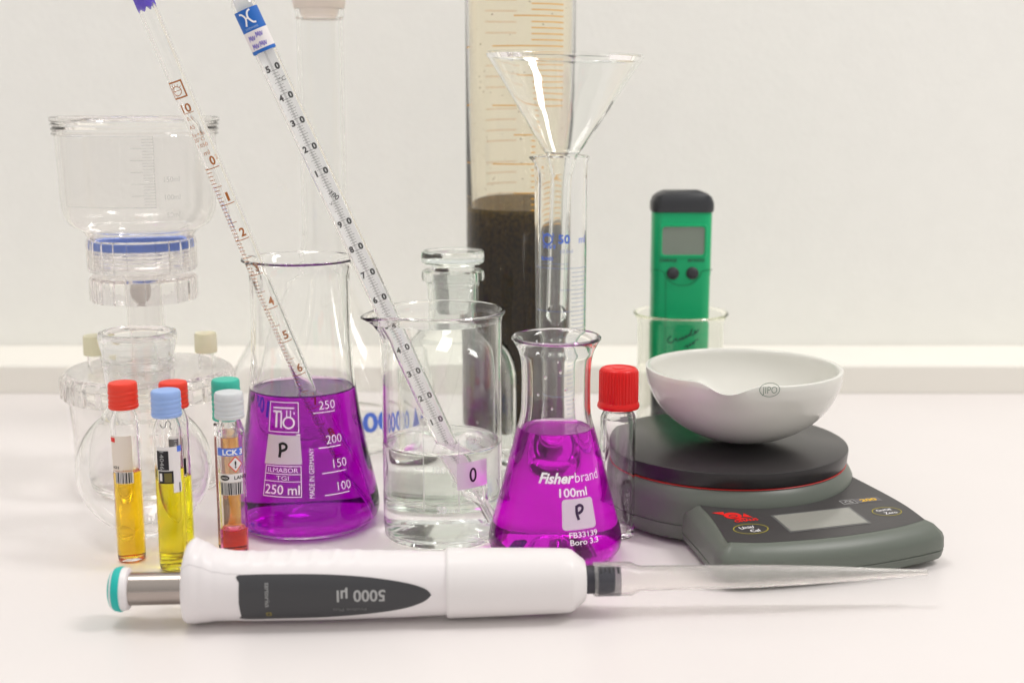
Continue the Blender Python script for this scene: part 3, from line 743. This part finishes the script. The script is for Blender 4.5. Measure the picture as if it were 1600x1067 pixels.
ink.put(bl, oncyl(Rl, -pi/2, 0, .1), step=.9)
bl.build('paper_label', t)

# ---- 100 ml conical flask
cx, yy = 0.0206, 0.586
t = empty('conical_flask', (cx, yy, 0), label='smaller conical flask of bright magenta liquid marked 100ml, in front', cat='conical flask')
outer = [(0, 0), (25, 0), (29, 1.3), (31.4, 5), (31.8, 9), (31.0, 14)]+PR(yy, [(800, 95), (740, 79), (700, 69), (675, 62.5), (655, 57), (640, 54.5), (620, 54), (590, 54), (565, 55.5), (550, 59), (540, 64)])
outer = outer[:2]+catmull(outer[2:], 5)
zt = zz(yy, 530)
g, l = vessel(outer, [(20.0, zt-1.2), (20.9, zt-.1), (20.9, zt+.9), (20.2, zt+1.4), (19.0, zt+.9), (17.4, zt-1.4), (16.2, zt-3.6)], 1.5, 2.6, zz(yy, 671), CLEAR, VIOLET_B)
ctr = (cx, yy)
ph, z = hit(892, 748, cx, yy, outer); ex = onrev(outer, ph, z, .12)
i = Ink(); i.text('Fisher', -6.6, .2, 4.7, WHITE_INK, w=16.5, bold=.035, shear=.28); i.text('brand', 8.7, .2, 4.7, WHITE_INK, w=13.5, bold=-.003)
i.text('100ml', .8, -6.3, 3.9, WHITE_INK, w=12.6, bold=.02)
i.text('FB33139', 3.5, -25.0, 2.5, WHITE_INK, w=11.2, bold=.014); i.text('Boro 3.3', 3.5, -28.2, 2.5, WHITE_INK, w=10.8, bold=.014)
i.put(g, ex, step=1.2, vstep=3)
g.build('glass_body', t); o = l.build('magenta_liquid', t); weld(o)
for dx_, dz_, dr_ in ((-.35, 592, .8), (.28, 612, .9), (.10, 583, .7), (.55, 628, .7), (-.15, 640, .6), (-.6, 620, .6), (.02, 566, .5)):
    zd_ = zz(yy-.015, dz_); rd_ = interp(outer, zd_)-1.5; ad_ = -pi/2+dx_
    q = MB(); q.lathe([(0, -dr_*1.2), (dr_*.8, -dr_*.6), (dr_, 0), (dr_*.75, dr_*.7), (0, dr_*1.1)], CLEAR, 12, c=(rd_*cos(ad_), rd_*sin(ad_), zd_)); q.build('water_drop', t)
ph2, z2 = hit(905, 802, cx, yy, outer)
hand = Ink().stroke([(-1.2, 2.8), (-1.3, 0), (-.6, -3)], 1.3, pbr('dark_marker', (.05, .02, .07), .5)).stroke([(-1.6, 2.6), (.4, 3.4), (1.8, 2.4), (1.2, .8), (-.6, -.2)], 1.3, MATS['dark_marker'])
label_patch(t, outer, ph2, z2, [(x-.2, y-.5) for x, y in rr(8.0, 6.8, 1.6, 5)], hand, LILAC)

# ---- vial with the ribbed red cap
cx, yy = 0.0522, 0.612
t = empty('vial', (cx, yy, 0), label='wide empty glass vial with ribbed bright red cap, between magenta flask and balance', cat='vial')
R = 8.7; z1 = zz(yy, 636); z2 = zz(yy, 575)
outer = [(0, .3), (5.5, 0), (7.8, .8), (R, 3.2), (R, 30), (R, z1-9), (R-.2, z1-5), (R-1.5, z1-2.2), (R-2.3, z1), (R-2.3, z1+12)]
g, l = vessel(outer[:2]+catmull(outer[2:], 4), [(R-3, z1+13), (R-3.8, z1+12)], 1.1, 2.4, None, CLEAR, n=64, corner=2.5)
M_DUST = pbr('scratches', (.8, .8, .8), .8, alpha=.3); i = Ink()
for k in range(60):
    a, b = random.gauss(5.0, 1.1), random.uniform(6, z1-20)*random.random()**.4; i.stroke([(a, b), (a+random.uniform(-.5, .5), b+random.uniform(.4, 1.8))], random.uniform(.1, .4), M_DUST, False)
i.put(g, oncyl(R, -pi/2, 0, .08))
g.build('glass_body', t)
M_RED = pbr('bright_red_plastic', (0.72, 0.004, 0.004), .35, sss=.1)
c = MB()
def rib(a, r, z): return (r+(.38 if (cos(36*a) > 0 and r > 8.6 and z1+3.2 < z < z2-1.6) else 0), z)
c.lathe([(6.6, z1-.5), (10.0, z1-.5), (10.4, z1+.3), (10.3, z1+1.4), (9.6, z1+2.8), (9.35, z1+3.3), (9.3, z2-2), (9.0, z2-.9), (8.3, z2-.2), (7.2, z2), (6.9, z2-.4), (3.4, z2-.3), (3.2, z2), (0, z2)], M_RED, 36*8, rf=rib)
c.build('cap', t)

# ---- five small test vials
def vial(px, py_top, y, capcol, capmat, label, liq, py_l, ch=12.2, r=6.4, decal=None, lean=0):
    x = at(px, py_top, y)[0]; ztop = zz(y, py_top); zc0 = ztop-ch
    t = empty('vial', (x, y, 0), label=label, cat='vial', group='small cuvette vials at the left')
    if lean: t.rotation_euler = (0, radians(lean), 0)
    outer = [(0, .4), (4.2, 0), (5.7, .6), (r, 2.2), (r, 20), (r, 60), (r, zc0-7.5), (r-.3, zc0-5), (r-1.4, zc0-1.8), (r-1.7, zc0), (r-1.7, zc0+6)]
    outer = outer[:2]+catmull(outer[2:], 4)
    g, l = vessel(outer, [(r-2.1, zc0+7), (r-2.6, zc0+6)], .8, 1.6, zz(y, py_l), CLEAR, liq, n=56, corner=1.8, men=.8)
    g.build('glass_body', t); o = l.build('liquid', t); weld(o)
    c = MB(); k = r+.2
    pr = [(r-1.5, zc0), (k-.1, zc0), (k+.25, zc0+.5), (k+.25, zc0+1.6)]
    z = zc0+2
    while z < ztop-4: pr += [(k-.1, z), (k+.15, z+.5), (k+.15, z+1.3), (k-.1, z+1.8)]; z += 2.3
    pr += [(k+.05, ztop-3.2), (k, ztop-1.0), (k-.5, ztop-.2), (k-1.2, ztop), (0, ztop)]
    c.lathe(pr, capmat, 56); c.build('cap', t)
    if decal:
        m = MB(); decal(m, lambda p, x=x, y=y: hit(p[0], p[1], x, y, [(r, -10), (r, 200)]), r, lambda py, y=y: zz(y-r/1000, py)); m.build('paper_label', t)
    return t
C_RED = pbr('orange_red_cap', (0.80, 0.045, 0.02), .45, sss=.25)
C_BLUE = pbr('light_blue_cap', (0.30, 0.44, 0.78), .5, sss=.3)
C_TEAL = pbr('teal_cap', (0.05, 0.50, 0.38), .45, sss=.3)
C_WHT = pbr('pale_grey_cap', (0.62, 0.64, 0.66), .5, sss=.3)
def bars(i, u0, u1, v0, v1, n, seed=1):
    rnd = random.Random(seed); u = u0
    i.rect(u0-.3, v0, u1+.3, v1, PAPER)
    k = Ink()
    while u < u1-.2:
        w_ = rnd.choice([.22, .22, .42, .62]); k.rect(u, v0+.15, min(u+w_, u1), v1-.1, BLACK_INK); u += w_+rnd.choice([.22, .3, .5])
    return k
WP = pbr('warm_translucent_label', (.80, .70, .62), .7, alpha=.9)
def d1(m, h, r, zf):
    i = Ink(); z0, z1 = zf(739), zf(683); i.rect(-6.6, z0, 4.6, z1, WP)
    k = bars(i, -3.8, 4.4, zf(757), z0-.1, 12, 3)
    i.put(m, oncyl(r, -pi/2, 0, .12), step=.8); k.put(m, oncyl(r, -pi/2, 0, .2), step=.8)
    Ink().rect(-6.8, zf(693), -3.2, zf(686), RED_INK).text('ACE II', -3.6, zf(732), 1.2, BLACK_INK, w=3.6, bold=.03).rect(-5.6, zf(738), 6.2, zf(738)+.16, BROWN_INK).text('RANGE', 2.0, zf(736.5), .7, BROWN_INK, w=4).put(m, oncyl(r, -pi/2, 0, .2), step=.8)
def d2(m, h, r, zf):
    i = Ink(); i.rect(-3.8, zf(756), 7.2, zf(700), PAPER); i.rect(3.2, zf(772), 7.5, zf(756), PAPER)
    i.put(m, oncyl(r, -pi/2, 0, .12), step=.8)
    k = Ink(); k.rect(-4.0, zf(736), 1.6, zf(706), BLACK_INK); k.rect(-3.4, zf(757), 3.4, zf(737.5), BLACK_INK); k.rect(5.6, zf(709), 8.0, zf(700), BLUE_INK); k.rect(6.0, zf(771), 6.6, zf(757), BLACK_INK)
    k.put(m, oncyl(r, -pi/2, 0, .2), step=.8)
    k = Ink(); k.text('14046', -1.4, zf(721), 1.9, SILVER_INK, rot=-90, w=8.4); k.rect(-2.8, zf(753), -1.6, zf(741), PAPER); k.rect(-.6, zf(755), 2.6, zf(740.5), pbr('olive_patch', (.16, .13, .03), .6))
    k.stroke([(-1.4, zf(664)), (-.6, zf(669)), (.8, zf(668)), (1.2, zf(662)), (2.2, zf(659)), (3.2, zf(663)), (2.8, zf(669)), (3.6, zf(673))], .55, GREY_INK)
    k.put(m, oncyl(r, -pi/2, 0, .28), step=.8)
def d3(m, h, r, zf):
    i = Ink(); i.rect(-2, zf(745), 6.5, zf(683), PAPER); i.put(m, oncyl(r, -pi/2, 0, .12), step=.8)
    k = Ink(); k.rect(-1.4, zf(717), 5.0, zf(687), BLACK_INK); k.rect(0, zf(744), 6.2, zf(719), BLACK_INK); k.put(m, oncyl(r, -pi/2, 0, .2), step=.8)
    Ink().text('14034', 2.4, zf(702), 1.9, SILVER_INK, rot=-90, w=8).rect(2, zf(739), 4.6, zf(726), MATS['olive_patch']).put(m, oncyl(r, -pi/2, 0, .28), step=.8)
def d4(m, h, r, zf):
    i = Ink(); GL = pbr('clear_label_film', (.55, .50, .50), .3, alpha=.35)
    i.rect(-6, zf(742), 6.6, zf(714), GL); i.rect(-6, zf(714), 7, zf(702), BLUE_INK); i.rect(-6, zf(755), 6.8, zf(742), PAPER)
    k = bars(i, -4.4, 6.4, zf(775), zf(755)-.1, 12, 8)
    i.put(m, oncyl(r, -pi/2, 0, .12), step=.8); k.put(m, oncyl(r, -pi/2, 0, .2), step=.8)
    k = Ink(); k.text('LCK 3', 2.2, zf(708), 2.5, WHITE_INK, bold=.035, w=9.5)
    cz = zf(727); k.poly([(3.2-3.3, cz), (3.2, cz-3.9), (3.2+3.3, cz), (3.2, cz+3.9)], RED_INK)
    k.frame(-4.8, zf(735), -3.4, zf(716), .35, PAPER); k.disc(-2.0, zf(748), 2.3, 1.3, BLACK_INK); k.text('LANGE', 6.2, zf(748), 1.7, BLACK_INK, bold=.02, w=7.5)
    k.put(m, oncyl(r, -pi/2, 0, .2), step=.8)
    k = Ink(); k.poly([(3.2-2.8, cz), (3.2, cz-3.3), (3.2+2.8, cz), (3.2, cz+3.3)], PAPER); k.text('HACH', -2.0, zf(748), .8, PAPER, bold=.02, w=2.9); k.put(m, oncyl(r, -pi/2, 0, .27), step=.8)
    Ink().text('!', 3.2, cz, 3.2, BLACK_INK, bold=.03).put(m, oncyl(r, -pi/2, 0, .34))
vial(191, 598, .578, 0, C_RED, 'small vial with orange-red cap and orange-yellow liquid, leftmost of the small vials', liquid('orange_liquid', (.99, .60, .008), .012), 738, decal=d1)
vial(258.5, 610, .5665, 0, C_BLUE, 'small vial with a light blue cap and olive yellow liquid', liquid('yellow_liquid', (.91, .84, .006), .012), 734, decal=d2)
vial(270, 597, .5845, 0, C_RED, 'small vial with orange-red cap and yellow liquid, half hidden behind the blue-capped one', liquid('yellow_liquid', (.91, .84, .006), .012), 745, decal=d3)
vial(357, 613, .574, 0, C_WHT, 'small vial with a pale grey cap, blue and white label and a little pink liquid', liquid('pink_liquid', (.90, .12, .38), .012), 826, decal=d4)
vial(352, 593, .592, 0, C_TEAL, 'small vial with a long teal green cap and amber liquid, behind the grey-capped one', liquid('amber_liquid', (.66, .26, .005), .012), 682, ch=19.5)

# ================================================================== THE BALANCE
px_, py_ = at(1132, 688, .653)[0], .653
t = empty('balance', (px_, py_, 0), (0, 0, radians(18)), label='grey compact balance with a round black pan and a sloping display panel', cat='balance')
M_BAL = pbr('grey_green_paint', (0.125, 0.142, 0.120), .36, spec=.5, bump=(1400, .10), bdist=.00015)
M_BAL2 = pbr('grey_base_plastic', (0.19, 0.195, 0.185), .4, bump=(1400, .10), bdist=.00015)
M_PAN = pbr('black_pan', (0.024, 0.021, 0.023), .30, spec=.5, bump=(1200, .08), bdist=.00015)
PZ = 38.0
bz = MB()
bz.lathe([(0, 1.2), (60, 1.2), (63.5, 3), (64.8, 7), (65, 9.8), (64.3, 10.3), (65, 10.8), (65.6, 16), (65.6, 16.2), (66.4, 20), (65.8, 23.5), (64.2, 26.6), (62.2, 28.9), (61.6, 29.25), (57, 29.3), (0, 29.2)], M_BAL, 128)
bz.build('housing', t)
# front unit
X0 = 4.0
def outl(ins=0):
    P = [(-44, 10), (-46.5, -20), (-49.5, -45), (-53.5, -72), (-57.5, -94), (-58.5, -99)]
    P = [(x+0, y) for x, y in P]
    corner = [(-57.8, -104), (-54, -107)]
    fr = [(x, -107.2-6.4*(1-(x/54)**2)) for x in (-44, -30, -15, 0, 15, 30, 44)]
    L = P+corner+fr; Rr = [(-x, y) for x, y in reversed(P+corner)]
    A = L+Rr; n = len(A); out = []
    for i in range(n):
        a = A[max(i-1, 0)]; b = A[min(i+1, n-1)]; tx, ty = b[0]-a[0], b[1]-a[1]; l = math.hypot(tx, ty) or 1
        out.append((A[i][0]-ty/l*ins+X0, A[i][1]+tx/l*ins))
    return out
def ztop(y): return 23.2+(y+36)*0.062
fr = MB()
rings = []
for ins, zf in ((4, lambda y: 1.0), (1.0, lambda y: 3.0), (.1, lambda y: 6.5), (0.6, lambda y: 6.9), (0, lambda y: 7.4), (.3, lambda y: ztop(y)-6.5), (1.2, lambda y: ztop(y)-4.3), (5.2, lambda y: ztop(y)-.7), (7.2, lambda y: ztop(y))):
    rings.append([(x, y, zf(y)) for x, y in outl(ins)])
fr.loft(rings, M_BAL)
fr.build('front_housing', t)
pn = MB(); pzf = lambda u, v: (u, v, ztop(v)+.12); pz2 = lambda u, v: (u, v, ztop(v)+.24); pz3 = lambda u, v: (u, v, ztop(v)+.34)
M_PANEL = pbr('charcoal_panel', (0.048, 0.045, 0.046), .38, bump=(1600, .1), bdist=.0001)
pl_ = catmull([(-36, -30), (-39, -45), (-42, -70), (-48, -97), (-48, -97), (-30, -102.5), (4, -105), (36, -102.5), (55, -97.5), (55, -97.5), (57, -80), (56.5, -60), (54, -30)], 4)
Ink().poly(pl_, M_PANEL).put(pn, pzf)
i = Ink()
i.text('Unit/', -31.5, -84.3, 2.7, WHITE_INK, bold=.01); i.text('Cal', -29.6, -88.6, 2.7, WHITE_INK, bold=.01)
i.text('On/Off', 43.0, -82.0, 2.3, WHITE_INK, bold=.01, w=8.2); i.text('Zero', 44.2, -85.9, 2.4, WHITE_INK, bold=.01)
i.ring(-30.5, -86.3, 8.6, 5.9, .5, pbr('olive_ring', (.35, .30, .03), .5)); i.ring(43.4, -84, 7.6, 5.4, .5, MATS['olive_ring'])
# red lion mark and word
i.disc(-31.0, -69.5, 4.3, 4.0, RED_INK); i.poly([(-39, -63.5), (-33, -64), (-34.5, -68)], RED_INK); i.poly([(-24.5, -68), (-22.8, -74), (-27, -72)], RED_INK); i.poly([(-33, -72), (-25, -74), (-31, -75)], RED_INK); i.text('OHAUS', -27.5, -76.2, 2.5, RED_INK, bold=.04, w=12)
i.frame(28.5, -70.8, 36.5, -65.6, .4, SILVER_INK); i.text('CS', 32.5, -68.2, 2.8, SILVER_INK, bold=.02); i.rect(37, -70.8, 50, -65.6, pbr('grey_tag', (.14, .13, .14), .5))
i.put(pn, pz2)
Ink().text('200', 43.4, -68.2, 2.9, YELLOW_INK, bold=.04, w=9).ring(-31, -70, 2.2, 1.6, .5, M_PANEL).put(pn, pz3)
pn.build('control_panel', t)
lc = MB(); Lp = [(-14, -94), (26.5, -94), (28, -75), (-12.5, -75)]
Ink().poly([(-15.2, -95.2), (27.8, -95.2), (29.2, -74), (-13.6, -74)], pbr('lcd_bezel', (.12, .12, .12), .3)).put(lc, pz2)
Ink().poly(Lp, pbr('balance_lcd', (0.30, 0.30, 0.27), .16, spec=.6)).put(lc, pz3)
lc.build('display', t)
rd = MB(); rd.lathe([(58, 29.2), (62.2, 29.2), (62.5, 29.45), (62.2, 29.75), (58, 29.75)], pbr('red_seal', (.55, .01, .01), .4), 128, close=True); rd.build('sealing_ring', t)
pa = MB(); pa.lathe([(0, 29.9), (61, 29.9), (62.3, 30.2), (62.8, 31.4), (63.3, PZ-1.2), (63.1, PZ-.4), (62.4, PZ), (0, PZ)], M_PAN, 160); pa.build('pan', t)
for x, y in ((-46, -90), (54, -90), (-44, 36), (44, 36)):
    ft = MB(); ft.lathe([(0, 0), (5, 0), (5.4, 1.4), (0, 1.4)], M_DK, 24, c=(x, y, 0)); ft.build('foot', t)

# ---- porcelain bowl on the pan
bx, by = 0.1205, 0.653
M_POR = pbr('porcelain', (0.70, 0.69, 0.645), .16, spec=.5, coat=.2)
t = MB(); H_ = zz(by, 573)-PZ; Rb = 50.3
out_ = []
for k in range(0, 21):
    a = k/20; r = Rb*sin(a*pi/2)**1.0*.985; z = H_*(1-cos(a*pi/2)**1.0)
    out_.append((r, z))
out_ = [(0, .3)]+[(Rb*(1-(1-u)**2.05)**.5 if u < 1 else Rb, .3+(H_-.3)*u) for u in [((k/22)**1.6) for k in range(1, 23)]]
ledge = []
for r, z in out_:
    ledge.append((r+(0.45 if z > H_-10.5 else 0), z))
inn = [(Rb-1.0, H_+.5), (Rb-2.2, H_-.2)]+[(max(r-2.5, 0), z+(2.4 if z < H_*.5 else 2.4*(1-(z/H_-.5)*2))) for r, z in reversed(out_[1:-1])]+[(0, 2.8)]
SB = radians(-108)
def bsp(a, r, z):
    d = math.atan2(sin(a-SB), cos(a-SB)); h = max(0, (z-(H_-15))/15)
    k = math.exp(-(abs(d)/.18)**2.2); k2 = math.exp(-((abs(d)-.34)/.12)**2)
    return r+3.6*k*h**1.5-.5*k2*h, z-3.4*k*h**3+.5*k2*h**2
t.lathe(ledge+[(Rb+.3, H_+.2)]+inn, M_POR, 160, rf=bsp)
i = Ink(); i.ring(0, 0, 5.0, 3.6, .3, GREEN_INK); i.text('JIPO', 0, 0, 3.6, GREEN_INK, w=7.2, bold=-.01)
bp_ = [(r+.5, z+PZ) for r, z in out_]
ph, z = hit(1199, 609, bx, by, bp_)
i.put(t, onrev([(r+.5, z) for r, z in out_], ph+.02, z-PZ, .75), step=1.3, vstep=1.3)
o = t.build('evaporating_dish', loc=(bx, by, PZ*.001+.0001), sharp=50); tag(o, 'white porcelain bowl with a small pouring lip and green oval mark, on the black pan', 'bowl')

# ================================================================== THE MICROPIPETTE LYING IN FRONT
xa = -0.1348; yaw = atan2(.0200, .357)
AZ = 15.6
t = empty('micropipette', (xa, 0.5030, 0), (0, 0, yaw), label='white micropipette with teal button and dark oval panel, lying across the front', cat='micropipette')
t.scale = (0.957, 0.957, 0.957)
M_WH = pbr('white_plastic', (0.80, 0.76, 0.77), .34, spec=.4, sss=.05)
M_WH2 = pbr('white_plastic_collar', (0.80, 0.765, 0.765), .30, spec=.4)
def sec(s_, ry, rz, cz=AZ, cyy=0, n=48, p=2.2):
    o = []
    for k in range(n):
        a = 2*pi*k/n; c_, q = cos(a), sin(a)
        o.append((s_, cyy+ry*math.copysign(abs(c_)**(2/p), c_), cz+rz*math.copysign(abs(q)**(2/p), q)))
    return o
def body_dim(s_):
    pts = [(0, 14.5, 15.0, 16.2), (1.2, 15.8, 17.6, 18.0), (4, 15.8, 18.4, 18.7), (8, 15.0, 17.3, 17.9), (14, 14.2, 15.4, 16.6), (20, 14.2, 14.8, 16.0), (30, 14.4, 14.7, 15.6), (60, 14.6, 14.8, 15.5), (90, 14.2, 14.2, 15.3), (112, 13.6, 13.6, 15.2), (118.5, 13.6, 13.6, 15.2)]
    for a, b in zip(pts, pts[1:]):
        if s_ <= b[0]:
            k = (s_-a[0])/(b[0]-a[0]); k = k*k*(3-2*k) if s_ > 1.2 else k; return [a[j]+(b[j]-a[j])*k for j in (1, 2, 3)]
    return pts[-1][1:]
m = MB(); rings = []
ns = 120
for k in range(ns+1):
    s_ = 113.4*k/ns; ry, rz, cz = body_dim(s_)
    R_ = sec(s_, ry, rz, cz)
    if 16 < s_ < 90:
        b = .55*max(0, sin((s_-16)/9.2*2*pi))*min(1, (s_-16)/6)*min(1, (90-s_)/20)
        R_ = [(x, y, z+(b*max(0, ((z-cz)/rz-.55)/.45) if y > -9 else 0)) for x, y, z in R_]
    rings.append(R_)
rings.insert(0, sec(0, 11, 11.5, 16))
m.loft([list(reversed(r)) for r in rings], M_WH)
# seam and panel
def onbody(off):
    def fn(u, v):
        ry, rz, cz = body_dim(u); a = pi+(-v/14.6)
        c_, q = cos(a), sin(a); p = 2.2
        return (u, (ry+off)*math.copysign(abs(c_)**(2/p), c_), cz+(rz+off)*math.copysign(abs(q)**(2/p), q))
    return fn
M_SEAM = pbr('seam_grey', (.42, .39, .40), .6)
Ink().rect(0.9, 9.6, 25, 9.75, M_SEAM).put(m, onbody(.05), step=1.0)
m.build('body', t)
pn = MB(); M_BLK = pbr('anthracite_panel', (0.050, 0.050, 0.055), .42)
top_ = [(24.6, 6), (24.9, 9.4), (45, 9.7), (62, 9.2), (80, 7.8), (95, 5.2), (103, 2.6), (105.8, 0)]
bot = [(105.8, 0), (102, -3.0), (93, -6.2), (78, -9.0), (60, -10.6), (45, -11.2), (25.6, -11.5), (24.9, -9)]
loop = list(reversed(catmull(top_, 5)+catmull(bot, 5)[1:]+[(24.4, -2)]))
Ink().poly(loop, M_BLK).put(pn, onbody(.14), step=1.2, vstep=1.2)
i = Ink(); i.text('5000 \u00b5l', 76, .2, 4.3, SILVER_INK, rot=180, w=20.5, bold=.02); i.text('Proline Plus', 71, -5.6, 1.7, pbr('dim_print', (.16, .16, .16), .5), rot=180, w=14)
i.text('sartorius', 36.6, 1.2, 2.2, SILVER_INK, rot=-90, w=9.5); i.frame(35.6, -8.4, 37.8, -6.4, .4, pbr('dim_gold', (.28, .22, .04), .5))
i.put(pn, onbody(.26), step=1.2, vstep=1.2)
pn.build('panel', t)
cl = MB(); cs = []
for s_, r in ((112.2, 12), (112.2, 14.4), (112.8, 14.9), (113.8, 15.0), (137, 14.6), (161, 14.0), (166, 13.7), (167.6, 13.2), (172.6, 9.2), (173.2, 8.5), (173.2, 5)): cs.append(sec(s_, r, r, 15.2, 0, 48, 2.15))
cl.loft([list(reversed(r)) for r in cs], M_WH2); cl.build('collar', t)
def lx(prof, mat, name, par, n=48, close=False):
    q = MB(); q.lathe(prof, mat, n, close=close); q.v = [(z, y, AZ-.2+x) for x, y, z in q.v]; q.f = [list(reversed(f)) for f in q.f]; return q.build(name, par)
# (profile is radius, distance along the pipette)
M_STEEL = pbr('brushed_steel', (.42, .37, .34), .22, metal=1.0)
lx([(0, -29), (7.1, -29), (7.1, 1), (0, 1)], M_STEEL, 'shaft', t)
bt = lx([(0, -32.2), (6.6, -32.2), (8.6, -31.2), (9.3, -29.5), (9.4, -27.6), (9.0, -24.6), (8, -24), (0, -24)], M_WH, 'button', t)
lx([(0, -32.8), (5.6, -32.7), (7.9, -31.8), (9.3, -30), (9.75, -28.2), (9.7, -27.2), (8.8, -27)], pbr('teal_plastic', (0.01, 0.46, 0.42), .5, bump=(700, .2), bdist=.0003), 'button_cap', bt)
tc_ = lx([(0, 172.5), (6.2, 172.5), (6.3, 184), (5.4, 186), (0, 186)], pbr('black_tip_cone', (0.035, .033, .045), .4), 'tip_cone', t)
q = MB(); i = Ink(); 
tip = [(7.4, 177.0), (7.5, 178), (7.4, 193.5), (6.2, 196), (5.6, 198), (5.4, 215), (5.0, 250), (4.6, 262), (3.6, 285), (2.2, 308), (1.3, 327), (.8, 327), (1.7, 308), (3.0, 285), (3.9, 262), (4.3, 250), (4.7, 215), (4.9, 198), (5.4, 196), (6.5, 193), (6.5, 177.0)]
lx(tip, MILK, 'tip', t, 48, True)
mk = MB()
wrap = lambda u, v: (u, -(7.62)*cos(v/7.5-.2), AZ-.2+7.62*sin(v/7.5-.2))
Ink().rect(178.5, -6, 188.5, 10, pbr('grey_print_band', (.05, .05, .07), .25, alpha=.62)).put(mk, wrap, vstep=1.0)
wr2 = lambda u, v: (u, -(7.72)*cos(v/7.5-.2), AZ-.2+7.72*sin(v/7.5-.2))
k2 = Ink()
for k in range(5): k2.rect(179.2+k*1.9, 6.6+(k % 2)*.8, 180.1+k*1.9, 9.6, BLACK_INK)
k2.put(mk, wr2, vstep=1.0)
mk.build('tip_print', t)
